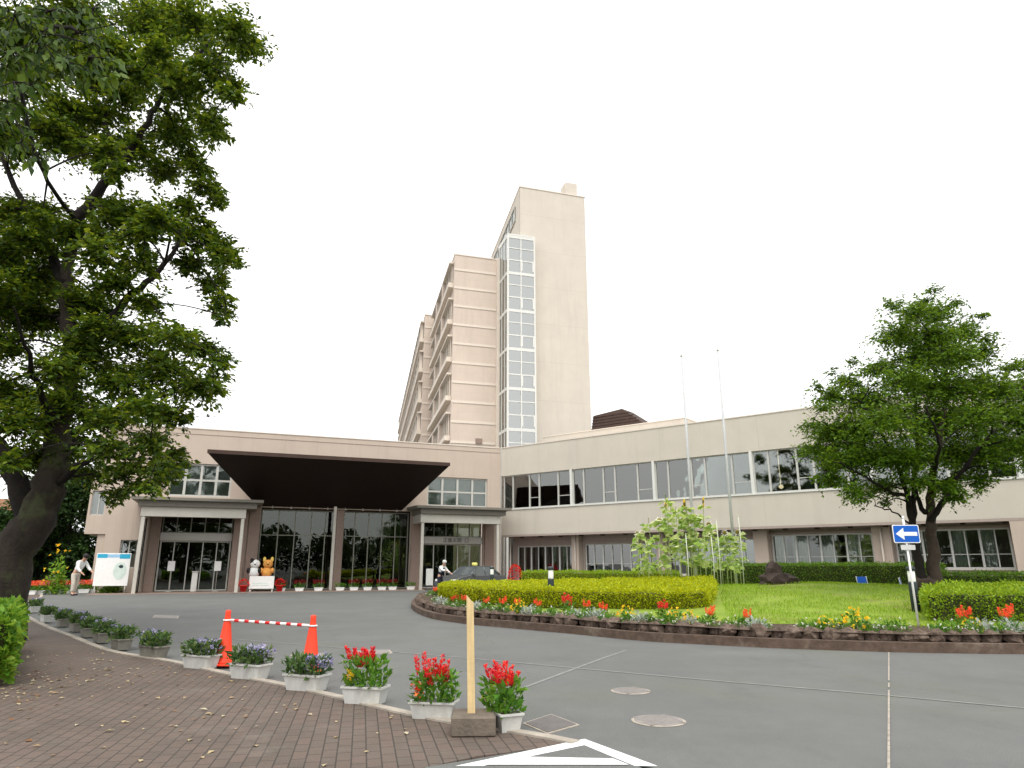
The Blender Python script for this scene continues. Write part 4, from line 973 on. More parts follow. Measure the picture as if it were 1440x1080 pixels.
# doors with headers
def entrance(a, b, txt):
    f = window(EB, a, b, .03, 2.62, .38, [a+(b-a)*k/5 for k in range(1, 5)], [], .07, 'alu', 'glassdark', 'entrance_door', mw=.05)
    window(EB, a, b, 3.03, 4.15, .40, [a+(b-a)*k/5 for k in range(1, 5)], [], .05, 'mull', 'glassdark', 'transom_window')
    MB().cbox(a-.02, b+.02, .16, .5, 2.62, 3.03, .012).build('door_header', M['alu'], f)
    if txt:
        cu = bpy.data.curves.new('lettering', 'FONT'); cu.body = txt; cu.size = .3; cu.extrude = .004; cu.align_x = 'CENTER'
        tmp = bpy.data.objects.new('lettering_curve', cu); S.collection.objects.link(tmp); bpy.context.view_layer.update(); me = bpy.data.meshes.new_from_object(tmp.evaluated_get(bpy.context.evaluated_depsgraph_get())); bpy.data.objects.remove(tmp); t = link(bpy.data.objects.new('lettering', me), f); me.materials.clear(); me.materials.append(M['intdark']); t.location = ((a+b)/2+.2, .152, 2.72); t.rotation_euler = (math.pi/2, 0, 0)
    return f
dl = entrance(-.45, 3.05, ''); dr = entrance(13.75, 17.55, '\u6b63\u9762\u7384\u95a2  \u53e3')
# porticos
def portico(x0, x1, xr0, xr1, side):
    yb = -2.0
    p = MB().cbox(x0-.05, x1+.05, yb-.12, yb+.12, 3.72, 4.22, .015).cbox(x0-.05, x0+.18, yb+.12, -.003, 3.72, 4.22, .015).cbox(x1-.18, x1+.05, yb+.12, -.003, 3.72, 4.22, .015).build('portico', M['steel'], EB)
    r = MB(); r.add([(xr0, yb-.55, 4.52), (xr1, yb-.55, 4.52), (xr1, -.004, 4.52), (xr0, -.004, 4.52), (xr0, yb-.55, 4.66), (xr1, yb-.55, 4.66), (xr1, -.004, 4.72), (xr0, -.004, 4.72)], [(0, 3, 2, 1), (4, 5, 6, 7), (0, 1, 5, 4), (1, 2, 6, 5), (2, 3, 7, 6), (3, 0, 4, 7)])
    r.box(xr0+.3, xr1-.3, yb-.3, -.004, 4.22, 4.519).build('roof', M['steeldark'], p)
    MB().box(x0+.2, x1-.2, yb+.13, -.005, 4.10, 4.18).build('soffit', M['under'], p)
    for x in (x0, x1-.17): MB().cbox(x, x+.17, yb-.085, yb+.085, 0, 3.72, .015).build('column', M['steel'], p)
    if side:
        s_ = MB()
        for x in (x0+.62, ): pass
        for y in (-1.75, -.95, -.1): s_.box(x0+.02, x0+.08, y-.03, y+.03, 0, 3.7)
        for z in (.05, 1.0, 2.1, 3.1, 3.66): s_.box(x0+.025, x0+.075, -1.72, -.13, z-.025, z+.025)
        so = s_.build('side_screen', M['darkgreen'], p); MB().box(x0+.045, x0+.053, -1.72, -.13, .08, 3.64).build('pane', M['glassdark'], so)
    return p
portico(-1.22, 3.60, -1.72, 4.45, True); portico(13.08, 17.85, 12.68, 18.48, False)
MB().box(-3.1, 18.7, -2.6, .3, -.05, .012).build('entrance_apron', M['stone'], EB)
for nm in (): pass
def EBp(s, y, z=0): 
    a = R(21.56); return Vector((A.x+s*math.cos(a)-y*math.sin(a), A.y+s*math.sin(a)+y*math.cos(a), z))

# ---------------- two storey wing
C0 = atz(705, 630, 8.7); RA = R(-38.12)
RW = empty('two_storey_wing', (C0.x, C0.y, 0), RA, 'long pale two storey wing with a ribbon of windows over a recessed ground floor', 'building')
def RWp(s, y, z=0): return Vector((C0.x+s*math.cos(RA)-y*math.sin(RA), C0.y+s*math.sin(RA)+y*math.cos(RA), z))
SE = 37.5
MB().box(.02, SE, 0, .35, 6.86, 8.66).build('upper_wall', M['wallgrey'], RW)
MB().box(.02, SE, 0, .35, 3.17, 4.70).build('spandrel_wall', M['wallgrey'], RW)
MB().box(.0, SE+.03, -.03, 14, 8.66, 8.72).build('roof_coping', M['band'], RW)
MB().box(.02, SE, -.05, .3, 4.70, 4.76).build('window_sill', M['aluwhite'], RW)
MB().box(.02, SE, .003, 6.0, 3.06, 3.168).build('overhang_soffit', M['under'], RW)
bays = [5.32+5.36*k for k in range(7)]
prev = .15; pat = (.145, .40, .545, .82)
for k, e in enumerate([5.32]+bays[1:]):
    if k > 0: prev = bays[k-1]+.07
    e2 = e-.07
    if prev > SE-1: break
    L_ = e2-prev; vs = [prev+L_*q for q in pat]
    cur = []
    wn = window(RW, prev, e2, 4.76, 6.86, .10, vs, [], .06, 'alu', 'glass', mw=.09)
    h = MB()
    for a_, b_ in ((vs[1], vs[2]), (vs[3], e2)): h.box(a_+.05, b_-.05, .115, .16, 5.36, 5.40)
    h.build('rail', M['alu'], wn)
    MB().box(prev+.06, vs[0]-.04, .22, .26, 4.78, 6.84).build('blind', M['blind'], wn)
    bb = MB()
    for a_, b_ in ((vs[1], vs[2]), (vs[3], e2-.08)): bb.box(a_+.05, b_-.05, .30, .32, 4.80, 6.84)
    bb.build('roller_blind', M['greyblind'], wn)
    if k in (0,): MB().box(vs[0]+.1, vs[2]-.3, .6, 1.0, 4.8, 5.45).build('cabinet', M['stone'], wn)
    MB().box(e2+.002, e2+.138, -.03, .22, 4.762, 6.858).build('window_pier', M['aluwhite'], RW)
# upper interior with warm ceiling lamps
MB().box(.3, SE, 6.0, 6.2, 3.4, 8.5).box(.3, SE, .36, 6.0, 4.55, 4.70).build('upper_interior', M['interior'], RW)
MB().box(.3, SE, .36, 6.0, 7.0, 7.2).build('upper_ceiling', M['interior'], RW)
for i, (s_, y_, z_) in enumerate([(11.9, 1.5, 5.55), (17.0, 1.3, 5.15), (16.6, 2.6, 5.3), (18.0, 2.2, 5.9), (20.3, 1.5, 5.4), (20.0, 3.3, 5.6), (9.6, 2.2, 5.9), (8.0, 2.8, 6.2)]):
    o = MB().lathe([(.02, .1), (.10, .05), (.12, 0), (.08, -.07), (.02, -.10)], 12, (s_, y_, z_)).tube([(s_, y_, z_+.1), (s_, y_, 7.0)], .008, 5).build('ceiling_lamp', M['lamp'], RW)
# ground floor, recessed
go = [(.35, 4.62, .12, 2.52), (5.4, 10.2, .80, 2.56), (10.72, 15.5, .85, 2.66), (16.3, 20.85, 1.15, 2.80), (21.75, 26.0, 1.2, 2.86)]
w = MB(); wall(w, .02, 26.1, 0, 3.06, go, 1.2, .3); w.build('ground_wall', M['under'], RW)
MB().box(26.1, SE, .01, 1.5, 0, 3.055).build('end_wall', M['wallpink'], RW)
for i, (a, b, z0, z1) in enumerate(go):
    n = [4, 4, 4, 4, 4][i]; vs = [a+(b-a)*k/(n*1) for k in range(1, n)]; vs2 = [a+(b-a)*(k+.5)/n for k in range(n)]
    cu = [(a+.05, a+.62), (vs[0]-.25, vs[0]+.55), (vs[1]-.1, vs[1]+.6), (vs[2]-.05, vs[2]+.5)] if i in (3, 4) else ([(vs[0]-.5, vs[0]-.1), (vs[1]-.3, vs[1]+.2), (vs[2]-.5, vs[2]+.1), (b-.5, b-.1)] if i in (1, 2) else [(vs[2], b-.1), (vs[0]-.1, vs[0]+.2)])
    wn = window(RW, a, b, z0, z1, 1.28, sorted(vs+vs2), [], .07, 'aluwhite', 'glassblind' if i > 2 else 'glass', thick=vs, mw=.045, cur=cu)
    MB().box(a, b, 1.315, 1.35, z0+(z1-z0)*.36-.02, z0+(z1-z0)*.36+.02).build('rail', M['alu'], wn)
    MB().box(a-.05, b+.05, 1.14, 1.20, z0-.05, z0).build('sill', M['band'], wn)
    mb = MB().box(a-.06, b+.06, 1.10, 1.197, z1+.02, z1+.10).build('hood', M['under'], wn)
for a, b in ((4.75, 5.25), (10.25, 10.66), (15.56, 16.25), (20.92, 21.68)): MB().cbox(a, b, .75, 1.197, 0, 3.055, .015).build('pillar', M['wallpink'], RW)
for s_ in (.22, 5.05, 10.45, 21.3): MB().tube([(s_, .68, 0), (s_, .68, 3.05)], .045, 10).build('downpipe', M['band'], RW)
for k in range(18): MB().cbox(1.2+k*1.45, 1.38+k*1.45, .35, .60, 2.99, 3.058, .005).build('soffit_light', M['brownwall'], RW)
MB().box(.3, 26, 5.2, 5.4, 0, 3.05).box(.3, 26, 1.5, 5.2, -.02, .02).build('ground_interior', M['interior'], RW)
MB().box(SE-.3, SE, .35, 14, 0, 8.66).build('side_wall', M['wallgrey'], RW)
MB().box(.4, SE-.3, 6.3, 14, 8.35, 8.6).build('roof', M['band'], RW)
# penthouse and brown plant screen on its roof
MB().box(-1.0, 10.1, 6.0, 11.0, 8.73, 10.36).build('penthouse', M['wallgrey'], RW)
MB().box(-1.0, 10.13, 5.97, 11.03, 10.36, 10.42).build('penthouse_coping', M['band'], RW)
pr_ = MB(); pr_.add([(3.0, 6.3, 10.425), (7.1, 6.3, 10.425), (7.1, 8.5, 10.425), (3.0, 8.5, 10.425), (3.0, 6.6, 11.55), (5.3, 6.6, 11.75), (5.3, 8.2, 11.75), (3.0, 8.2, 11.55)], [(0, 3, 2, 1), (4, 5, 6, 7), (0, 1, 5, 4), (1, 2, 6, 5), (2, 3, 7, 6), (3, 0, 4, 7)])
ps_ = pr_.build('plant_screen', M['brownwall'], RW)
sl_ = MB()
for k in range(5): z = 10.5+k*.22; q_ = .3*(z-10.425)/1.3; sl_.box(3.0, 7.0-1.75*(z-10.425)/1.7, 6.26+q_, 6.32+q_, z, z+.05)
sl_.build('slat', M['brownwall'], ps_)

# ---------------- tower
TA = R(17.1); TO = Vector((.76, 59.41, 0)); TW = empty('hospital_tower', TO, TA, 'tall beige ten storey tower block with a glazed stairwell on its front corner', 'building')
dv = (.0976, .9952)
def para(mb, ox, oy, d0, d1, off0, off1, z0, z1, dv=dv):
    """box following the slanting side of the tower: d along the side, off to the left of it"""
    c = [(ox+dv[0]*d-off, oy+dv[1]*d) for d, off in ((d0, off1), (d0, off0), (d1, off0), (d1, off1))]
    return mb.prism(c, z0, z1)
MB().prism([(0, 0), (6.815, 0), (6.815+1.2, 16), (1.56, 16)], 0, 37).build('slab_block', M['tower'], TW)
MB().prism([(-.05, -.05), (6.865, -.05), (8.07, 16.05), (1.51, 16.05)], 37, 37.12).build('slab_coping', M['band'], TW)
MB().cbox(5.0, 6.25, .5, 1.9, 37.12, 38.75, .03).build('chimney', M['tower'], TW)
sb_ = MB(); para(sb_, 0, 0, 2.0, 14.5, .01, .05, 34.5, 35.9); so = sb_.build('side_glazing', M['glasstower'], TW)
sb_ = MB()
for k in range(9): para(sb_, 0, 0, 2.0+k*1.55, 2.08+k*1.55, .05, .12, 34.45, 35.95)
para(sb_, 0, 0, 1.95, 14.55, .05, .14, 35.9, 36.0); para(sb_, 0, 0, 1.95, 14.55, .05, .14, 34.4, 34.5); sb_.build('frame', M['alu'], so)
# lower ward block
db = (.0715, .9974)
bp2 = [(-5.81, 2.2), (-1.30, 2.2), (.05, 2.2), (1.3, 14), (1.5, 18.5), (-4.64, 18.5)]
MB().prism(bp2, 0, 30).build('ward_block', M['towerpink'], TW)
MB().prism([(-5.86, 2.15), (.02, 2.15), (1.5, 18.5), (-4.7, 18.5)], 30, 30.12).build('ward_coping', M['band'], TW)
z = 28.5; k = 0
while z > 8:
    MB().box(-5.84, -1.72, 2.15, 2.197, z-.11, z+.11).build('ledge', M['band'], TW); z -= 1.84
MB().box(-3.55, -2.95, 2.05, 2.198, 11.9, 12.35).build('vent', M['stone'], TW)
MB().cbox(-1.70, -1.22, 1.75, 2.197, 0, 30.0, .02).build('corner_fin', M['band'], TW)
for fl_ in range(9):
    zt_ = 29.3-3.68*fl_
    if zt_ < 8: break
    gb = MB(); para(gb, -5.81, 2.2, .9, 15.6, .01, .06, zt_-2.0, zt_, db); go_ = gb.build('window_band', M['glasstower'], TW)
    fb = MB()
    for k in range(13): para(fb, -5.81, 2.2, .9+k*1.21, 1.0+k*1.21, .06, .16, zt_-2.0, zt_, db)
    para(fb, -5.81, 2.2, .5, 16, .0, .45, zt_, zt_+.16, db); para(fb, -5.81, 2.2, .5, 16, .0, .5, zt_-2.45, zt_-2.0, db); fb.build('frame', M['band'], go_)
    for q_ in (5.5, 10.7):
        para(MB(), -5.81, 2.2, q_, q_+.9, .0, .42, zt_-2.0, zt_, db).build('bay_pier', M['towerpink'], TW)
# long block farther back
MB().prism([(-5.66, 19.16), (-3.5, 19.16), (3, 80), (.1, 80.2)], 0, 30).build('rear_block', M['towerpink'], TW)
MB().prism([(-5.7, 19.1), (-3.5, 19.1), (3, 80), (.06, 80.2)], 30, 30.12).build('rear_coping', M['band'], TW)
dc = (5.76/61.04, .9955)
for fl_ in range(9):
    zt_ = 29.3-3.68*fl_
    if zt_ < 6: break
    gb = MB(); para(gb, -5.66, 19.16, 1.2, 60, .01, .06, zt_-2.0, zt_, dc); go_ = gb.build('window_band', M['glasstower'], TW)
    fb = MB(); para(fb, -5.66, 19.16, .6, 60.6, .0, .45, zt_, zt_+.16, dc); para(fb, -5.66, 19.16, .6, 60.6, .0, .5, zt_-2.45, zt_-2.0, dc)
    for k in range(20): para(fb, -5.66, 19.16, 1.2+k*3.0, 1.6+k*3.0, .06, .40, zt_-2.0, zt_, dc)
    fb.build('frame', M['band'], go_)
z = 28.5
while z > 8: MB().box(-5.70, -4.4, 19.11, 19.158, z-.11, z+.11).build('ledge', M['band'], TW); z -= 1.84
# glazed stairwell
X0, X1, Y0, ZT = -1.50, 1.24, -.8, 31.3
sw = MB(); fw = .11
for x in (X0, X0+1.28, X1-.16): sw.box(x, x+(.16 if x != X0+1.28 else .10), Y0, Y0+.14, 0, ZT)
sw.box(X0, X0+.12, Y0+.14, 2.19, ZT-.2, ZT).box(X0, X1, Y0-.003, 2.19, ZT, ZT+.14)
for y in (.0, 1.0, 1.9): sw.box(X0+.003, X0+.09, y, y+.09, 0, ZT-.2)
z = 29.9; k = 0
for k in range(7):
    zf_ = ZT-3.68*k
    for dz_, th in ((0, .28), (-1.25, .10), (-2.45, .12)):
        sw.box(X0+.16, X0+1.28, Y0+.01, Y0+.13, zf_+dz_-th, zf_+dz_); sw.box(X0+1.38, X1-.16, Y0+.01, Y0+.13, zf_+dz_-th, zf_+dz_)
    sw.box(X0+.006, X0+.10, Y0+.14, 2.19, zf_-.28, zf_)
    sw.box(X0+1.38, X0+1.50, Y0+.012, Y0+.128, zf_-3.5, zf_-2.45).box(X1-.28, X1-.16, Y0+.012, Y0+.128, zf_-3.5, zf_-2.45)
so = sw.build('stairwell', M['aluwhite'], TW)
MB().box(X0+.1, X1-.1, Y0+.06, Y0+.075, 0, ZT).box(X0+.05, X0+.06, Y0+.08, 2.18, 0, ZT).build('pane', M['glasstower'], so)
st = MB()
for k in range(9):
    z = ZT-3.4-3.68*k
    if z < 0: break
    st.box(X0+.2, X1-.1, .0 if X1 > 0 else .3, -.02, z, z+.1)
st.build('landing', M['aluwhite'], so)
MB().box(X1-.06, X1-.003, Y0+.14, -.003, 0, ZT).build('stair_side', M['tower'], so)

# far brown roofed house at the left border
root = empty('brown_house', (-43, 52, 0), .2, 'brown walled house with an orange brown eave at the far left edge', 'house')
MB().box(-6, 5, 0, 8, 0, 4.3).build('wall', M['brownwall'], root)
MB().add([(-6.6, -1, 4.3), (5.6, -1, 4.3), (5.6, 9, 4.3), (-6.6, 9, 4.3), (-6, 4, 6.6), (5, 4, 6.6)], [(0, 3, 2, 1), (0, 1, 5, 4), (2, 3, 4, 5), (1, 2, 5), (3, 0, 4)]).build('roof', M['tile'], root)
f = MB(); f.box(-2, 1.5, -.05, .02, 1.2, 2.8).build('window', M['alu'], root)

# ================================================================== THINGS BY THE ENTRANCE
# notice board
p = EBp(-2.3, -1.1); nbd = empty('notice_board', p, R(21.56), 'white notice board with blue header standing left of the portico', 'notice board')
MB().cbox(-.92, .92, -.03, .03, .42, 2.25, .01).build('panel', M['white'], nbd)
h = MB().box(-.88, -.35, -.036, -.031, 1.98, 2.2).box(.32, .88, -.036, -.031, 1.94, 2.2).build('header', M['cyan'], nbd)
MB().box(-.35, .32, -.036, -.031, 2.0, 2.18).build('header_lettering_field', mat('pale_blue', (.3, .5, .7), .5), nbd)
pm = mat('pale_mint', (.58, .68, .62), .6); e_ = MB(); vplate(e_, [(.42*math.cos(t*.314)*.85+.42, .5*math.sin(t*.314)+.0) for t in range(20)], -.035, -.031, 1.25); e_.build('picture', pm, nbd)
e_ = MB(); vplate(e_, [(.12*math.cos(t*.63)*(1+.3*math.sin(3*t))+.45, .10*math.sin(t*.63)) for t in range(10)], -.039, -.0355, 1.5); e_.build('emblem', M['darkgreen'], nbd)
for x in (-.8, .8): MB().tube([(x, 0, 0), (x, 0, .42)], .025, 8).build('leg', M['steel'], nbd)
nbd.scale = (.82, .82, .86)
# red flowered small planters
def small_planter(kind):
    r_ = empty('flower_planter', (0, 0, 0)); mb = trough(); mb.build('trough', M['white'], r_)
    n = 150; x = rng.uniform(-.3, .3, n); y = rng.uniform(-.12, .12, n); z = rng.uniform(.16, .36, n)
    leaves('foliage', np.column_stack([x, y, z]), rdir(n)+np.array([0, 0, .8]), .09, .5, M['green'], r_)
    if kind:
        n = 260; x = rng.uniform(-.31, .31, n); y = rng.uniform(-.14, .14, n); z = rng.uniform(.36, .56, n)
        leaves('blooms', np.column_stack([x, y, z]), rdir(n)+np.array([0, 0, .8]), .05, .6, M['dimred' if kind == 1 else 'orangefl'], r_)
    return r_
s1, s0, s2 = small_planter(1), small_planter(0), small_planter(2)
s = [5.55, 6.5, 7.5, 8.65, 9.4, 10.15, 10.95, 11.55, 12.6]
u1 = u0 = 0
for i, sx in enumerate(s):
    p = EBp(sx+.2, -1.15, .012)
    if i in (3, 8): o = place(s0, u0, p, R(21.56)); u0 = 1; lab = 'white planter with only green leaves '+('by the middle steel column' if i == 3 else 'next to the right portico, last of the lobby row')
    else: o = place(s1, u1, p, R(21.56)); u1 = 1; lab = ORD[i]+' white planter from the left along the dark lobby glazing, small red flowers'
    tag(o, lab, 'planter', 'small planters in front of the lobby glazing')
px0 = [(42, 837), (54, 836), (66, 835), (78, 834), (90, 834), (118, 832), (127, 832), (136, 831), (145, 830), (154, 830)]
for i, (px, py) in enumerate(px0):
    Y = 33.5+.028*(px-42); x = (px-720)/FPX*(Y*math.cos(PITCH)-.35); o = place(s2, i > 0, (x, Y, .012), R(15), ORD[i]+' white planter of orange red flowers from the far left end of that row', 'orange red planters left of the building' if px < 100 else 'orange red planters by the notice board', 1.1)
    tag(o, cat='planter')
# green shrubs and yellow plants behind that row
for i, (x, y, h, lab, nfl) in enumerate([(-24.4, 34.5, 1.5, 'light green bush left of the bent person behind the red flowers', 0), (-21.95, 34.2, 1.85, 'yellow green bush with yellow flowers touching the bent person', 14), (-26.4, 34.4, 1.2, 'low pale green bush beside the cherry trunk', 10), (-20.2, 35.8, .8, 'low dark bush right of the bent person, behind the planters', 0)]):
    o = low_plant('garden_bush', M['yellowfl'], M['shrub' if i < 3 else 'hedge'], .55, h, nfl, lab, .2, 'bush', .09); n = 420
    d = rdir(n); d[:, 2] = np.abs(d[:, 2]); leaves('inner_leaves', d*rng.uniform(.2, .95, n)[:, None]*np.array([.5, .5, h]), rdir(n), .17, .5, M['shrub' if i < 3 else 'hedge'], o); o.location = (x, y, 0)

# display stand with two plain soft toys
p = EBp(4.75, -1.35, .012); ds = empty('display_stand', p, R(18), 'low display stand with a white front board beside the stone pillar', 'display stand')
MB().cbox(-.62, .62, -.02, .02, .14, .78, .01).build('front_board', M['white'], ds)
MB().cbox(-.6, .6, .02, .7, .55, .68, .01).build('shelf', mat('pink_shelf', (.6, .2, .22), .6), ds)
for sx in (-.55, .55):
    for y in (.08, .62): MB().box(sx-.03, sx+.03, y-.03, y+.03, 0, .55).build('leg', M['white'], ds)
MB().box(-.45, .3, -.026, -.0205, .40, .44).box(-.45, .38, -.026, -.0205, .30, .34).build('lettering_line', pm, ds)
def pot(x, lab):
    r_ = empty('red_flower_pot', EBp(4.75+x, -1.30, .012), 0, lab, 'flower pot')
    MB().lathe([(.13, 0), (.19, .28), (.205, .28), (.205, .33), (.17, .33), (.16, .25)], 18).build('pot', M['red'], r_)
    n = 160; d = rdir(n); d[:, 2] = np.abs(d[:, 2]); leaves('blooms', d*np.array([.24, .24, .3])+np.array([0, 0, .3]), d+rdir(n)*.5, .08, .7, M['redfl'], r_)
pot(-.88, 'red pot of red flowers left of the white display board'); pot(.92, 'red pot of red flowers right of the white display board')
def toy(x, body, patch, lab, k):
    r_ = empty('soft_toy', EBp(4.75+x, -1.0, .70), R(18), lab, 'soft toy')
    mb = MB().blob((0, 0, .28), .27, 1, .03, 3, (1, .85, 1.1)); mb.build('body', body, r_)
    hd = MB().blob((.03, -.03, .72), .24, 2, .02, 3, (1.05, .95, .95)); ho = hd.build('head', body if k else M['white'], r_)
    for s_ in (-1, 1):
        MB().blob((s_*.19+.03, 0, .93 if not k else .95), .085, 3, .02, 2, (1, .5, 1.2 if not k else 1.7)).build('ear', patch, r_)
        MB().blob((s_*.28, -.12, .38), .10, 4, .02, 2, (1, 1, 1.5)).build('arm', body if k else patch, r_)
        MB().blob((s_*.08+.03, -.245, .77), .022, 4, .02, 2).build('eye', M['hair'], ho)
    MB().blob((.03, -.255, .70), .04, 5, .02, 2, (1.3, .8, .8)).build('nose', M['hair'], ho)
    if not k: MB().blob((-.10, -.02, .82), .17, 5, .02, 3, (.8, 1.05, .9)).build('patch', M['hair'], ho)
M['orangecloth'] = mat('orange_cloth', (.7, .33, .08), .9); M['yellowcloth'] = mat('yellow_cloth', (.7, .5, .12), .9)
toy(-.42, M['clothwhite'], M['hair'], 'white and black soft toy sitting on the display stand, left one', 0)
toy(.22, M['orangecloth'], M['yellowcloth'], 'orange and yellow soft toy sitting on the display stand, right one', 1)
# poster stands inside the left doors, desk
for i, (sx, lab) in enumerate([(.25, 'white poster on a thin stand inside the left entrance doors, left leaf'), (2.5, 'white poster on a thin stand inside the left entrance doors, right leaf')]):
    r_ = empty('poster_stand', EBp(sx, -.05, .012), R(21.56), lab, 'poster stand')
    MB().cbox(-.17, .17, -.01, .01, 1.05, 1.55, .004).build('poster', M['white'], r_); MB().tube([(0, .02, 0), (0, .02, 1.3)], .012, 8).lathe([(.16, 0), (.16, .02), (.02, .03)], 16, (0, .02, 0)).build('stand', M['steel'], r_)
r_ = empty('information_stand', EBp(1.45, -.35, .012), R(21.56), 'narrow white stand in the middle of the left entrance doors', 'stand')
MB().cbox(-.14, .14, -.12, .12, 0, 1.0, .02).build('body', M['plastic'], r_); MB().cbox(-.17, .17, -.16, .16, 1.0, 1.04, .01).build('top', M['alu'], r_)
r_ = empty('standing_sign', EBp(13.55, -2.45, .012), R(21.56), 'pale upright sign board beside the right portico column', 'sign')
MB().cbox(-.2, .2, -.02, .02, .25, 1.15, .008).build('board', M['plastic'], r_); MB().box(-.22, .22, -.15, .15, 0, .04).box(-.19, -.16, .02, .05, .04, 1.1).box(.16, .19, .02, .05, .04, 1.1).build('foot', M['darkgreen'], r_)
# flower pot in red at the wing
r_ = empty('red_flower_pot', RWp(1.6, -.6), 0, 'bright red potted plant at the corner of the two buildings, behind the hedge', 'flower pot')
MB().lathe([(.2, 0), (.28, .42), (.31, .42), (.31, .5), (.25, .5)], 18).build('pot', M['red'], r_); n = 420; d = rdir(n); d[:, 2] = np.abs(d[:, 2])
leaves('blooms', d*np.array([.4, .4, .85])+np.array([0, 0, .5]), d+rdir(n)*.5, .1, .7, M['redfl'], r_)

# ---------------- car
def car():
    root = empty('parked_car', (0, 0, 0), 0, 'grey four door sedan with a yellow roof lamp, half hidden behind the lime hedge', 'car')
    prof = [(-2.25, .42), (-2.3, .62), (-2.2, .82), (-1.95, .90), (-1.5, .93), (1.1, .93), (1.7, .86), (2.15, .74), (2.28, .55), (2.25, .34), (1.9, .24), (-1.95, .24)]
    def loft(prof, ws):
        vs = []; n = len(prof)
        for yy, k in ws:
            for x, z in prof: vs.append((x*(1-.02*k), yy, z if z < .5 else z-.04*k))
        m = len(ws); fs = [(i*n+j, i*n+(j+1) % n, (i+1)*n+(j+1) % n, (i+1)*n+j) for i in range(m-1) for j in range(n)]
        fs += [tuple(range(n-1, -1, -1)), tuple((m-1)*n+j for j in range(n))]
        return MB().add(vs, fs, False)
    body = loft(prof, [(-.84, 1), (-.82, .3), (-.7, 0), (0, -.2), (.7, 0), (.82, .3), (.84, 1)]).build('body', M['carpaint'], root)
    gb = [(-1.75, .93), (-1.05, 1.38), (.25, 1.41), (1.0, .93)]
    vs = []
    for yy, k in ((-.76, 0), (.76, 0)):
        for x, z in gb: vs.append((x*.97, yy*(1 if z < 1 else .80), z-.01))
    MB().add(vs, [(0, 1, 2, 3), (7, 6, 5, 4), (0, 4, 5, 1), (1, 5, 6, 2), (2, 6, 7, 3), (0, 3, 7, 4)]).build('windows', glassc, root)
    MB().cbox(-1.06, .28, -.62, .62, 1.375, 1.43, .02).build('roof', M['carpaint'], root)
    for s_ in (-1, 1):
        for (xa, xb, w_) in ((-1.75, -1.05, .10), (-.42, -.36, .05), (.98, .24, .05)):
            MB().tube([(xa*.97, s_*.765, .92), (xb*.97, s_*.617, 1.40)], w_*.6, 6).build('pillar', M['carpaint'], root)
        MB().cbox(.68, .86, s_*.90-.09, s_*.90+.09, .92, 1.04, .02).build('mirror', M['carpaint'], root)
        for x in (-1.35, 1.38):
            wr = MB().tube([(x, s_*.66, .31), (x, s_*.85, .31)], .31, 24).build('wheel', M['tyre'], root)
            MB().tube([(x, s_*.84, .31), (x, s_*.865, .31)], .19, 18).build('rim', M['alu'], wr)
        MB().cbox(2.05, 2.24, s_*.62-.16, s_*.62+.16, .58, .70, .02).build('headlight', M['white'], root)
        MB().cbox(-2.29, -2.2, s_*.62-.14, s_*.62+.14, .62, .78, .02).build('tail_light', M['red'], root)
    MB().cbox(-.42, -.14, -.14, .14, 1.43, 1.62, .05).build('roof_lamp', mat('yellow_lamp', (.75, .7, .2), .4), root)
    return root
glassc = mat('car_glass', (.16, .19, .20), .12, .05, metal=.55, spec=1.0)
cr_ = car(); cr_.scale = (.92,)*3; Y = 38.3; cr_.location = ((663-720)/FPX*(Y*.9665), Y, 0); cr_.rotation_euler = (0, 0, R(180+52))

# ---------------- people
def skinned(name, chains, m, parent, sub=2):
    """chains: list of lists of (x,y,z,r); the first vertex of the first chain is the root; chains share joints by equal coordinates"""
    vs, rs, es = [], [], []; idx = {}
    for ch in chains:
        last = None
        for x, y, z, r in ch:
            k = (round(x, 4), round(y, 4), round(z, 4))
            if k not in idx: idx[k] = len(vs); vs.append((x, y, z)); rs.append(r)
            i = idx[k]
            if last is not None and last != i: es.append((last, i))
            last = i
    me = bpy.data.meshes.new(name); me.from_pydata(vs, es, []); me.materials.append(m); o = link(bpy.data.objects.new(name, me), parent)
    o.modifiers.new('skin', 'SKIN'); sv = me.skin_vertices[0].data
    for i, r in enumerate(rs): sv[i].radius = (r, r) if not isinstance(r, tuple) else r; sv[i].use_root = (i == 0)
    s_ = o.modifiers.new('sub', 'SUBSURF'); s_.levels = sub; s_.render_levels = sub
    for q_ in me.polygons: q_.use_smooth = True
    return o
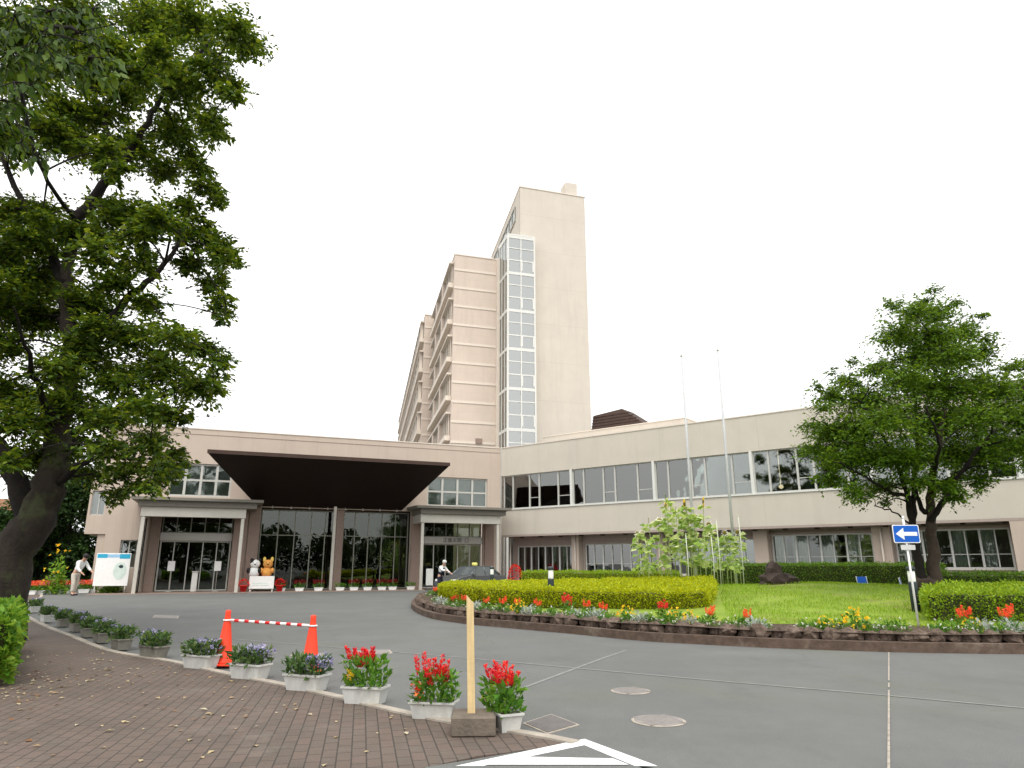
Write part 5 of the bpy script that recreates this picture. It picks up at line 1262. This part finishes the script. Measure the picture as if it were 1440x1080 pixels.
def person(loc, rz, lean, arms, shirt, trousers, hair, label, scale=1.0, hairlen=0, vest=None):
    """facing -Y, leaning forward by lean (radians from the hips); arms: (left, right) hand targets relative to shoulder"""
    root = empty('person', loc, rz, label, 'person'); root.scale = (scale,)*3
    hip = Vector((0, 0, .90)); up = Vector((0, -math.sin(lean), math.cos(lean))); fw_ = Vector((0, -math.cos(lean), -math.sin(lean)))
    ch = hip+up*.42; nk = hip+up*.56; hd = hip+up*.64+fw_*.03; top = hd+(up*.75+fw_*.15)*.15
    v = lambda p, r: (p.x, p.y, p.z, r)
    body = [[v(hip, .125), v(hip+up*.2, .115), v(ch, .135), v(nk, .055), v(hd, .075), v(hd+up*.09, .092), v(top+up*.02, .075)]]
    sh, tr, shoes = [[v(hip+up*.02, .15), v(hip+up*.2, .135), v(ch, .158), v(nk-up*.03, .075)]], [[v(hip+up*.05, .14), v(hip-Vector((0, 0, .06)), .14)]], []
    for s_, st in ((-1, .10), (1, -.08)):
        hj = hip+Vector((s_*.09, 0, -.05)); kn = Vector((s_*.11, -.03-st*.5, .48)); an = Vector((s_*.12, .02-st, .09)); toe = an+Vector((s_*.02, -.15, -.055)); heel = an+Vector((0, .02, -.05))
        body.append([v(hip, .125), v(hj, .088), v(kn, .058), v(an, .04), v(toe, .035)]); tr.append([v(hip-Vector((0, 0, .06)), .14), v(hj-Vector((0, 0, .1)), .105), v(kn, .078), v(an+Vector((0, 0, .04)), .062)])
        shoes.append([v(heel, .042), v((heel+toe)/2, .045), v(toe+Vector((0, -.04, 0)), .034)])
        shd = ch+up*.05+Vector((s_*.17, 0, 0)); hn = shd+Vector(arms[0 if s_ < 0 else 1]); el = (shd+hn)/2+Vector((s_*.05, .05, -.05)); d = (hn-el).normalized()
        body.append([v(ch, .135), v(shd, .058), v(el, .042), v(hn, .028), v(hn+d*.08, .032)])
        sh.append([v(ch, .158), v(shd, .078), v(el, .062), v(el.lerp(hn, .75 if vest is None else .75), .048)])
        sd_ = d.cross(Vector((0, 0, 1))).normalized()
        for q_, (o_, l_) in enumerate(((-.026, .055), (-.009, .07), (.009, .065), (.026, .05))):
            f0 = hn+d*.08+sd_*o_; body.append([v(hn+d*.08, .032), v(f0+d*.02, .010), v(f0+d*l_, .008)])
        body.append([v(hn, .028), v(hn+d*.03+sd_*.035, .011), v(hn+d*.07+sd_*.05, .009)])
    b_ = skinned('body', body, M['skin'], root); skinned('shirt', sh, shirt, root); skinned('trousers', tr, trousers, root)
    for c in shoes: skinned('shoe', [c], M['clothdark'], root)
    hc = hd+up*.10; hb = MB().blob(tuple(hc-fw_*.02+up*.03), .112, 3, .04, 3, (.95, 1.05, .95)); hb.build('hair', hair, root)
    for s_ in (-1, 1):
        MB().blob(tuple(hc+fw_*.088+Vector((s_*.033, 0, 0))-up*.02), .012, 1, .02, 2).build('eye', M['hair'], b_)
        MB().blob(tuple(hc+Vector((s_*.088, 0, 0))-up*.03), .026, 1, .02, 2, (.5, .8, 1.2)).build('ear', M['skin'], b_)
    MB().blob(tuple(hc+fw_*.10-up*.045), .016, 1, .02, 2, (.8, 1, 1.2)).build('nose', M['skin'], b_)
    if vest: skinned('vest', [[v(hip-up*.02, .165), v(hip+up*.2, .15), v(ch-up*.03, .172), v(ch+up*.07, .12)]], vest, root)
    return root
Y = 33.0; px = 103
person(((px-720)/FPX*(Y*.9665-.3), Y, .0), R(70), .55, ((.0, -.30, -.42), (.05, -.34, -.36)), M['clothwhite'], M['clothbeige'], M['hair'], 'person in white top and beige trousers bending over the red flowers at the left', 1.14)
Y = 35.0; px = 619
person(((px-720)/FPX*(Y*.9665), Y, .0), R(55), .38, ((.0, -.42, -.18), (.05, -.38, -.30)), M['clothwhite'], M['clothdark'], M['hairgrey'], 'person with white hair, white sleeves and a dark vest leaning towards the car', .94, vest=M['clothdark'])
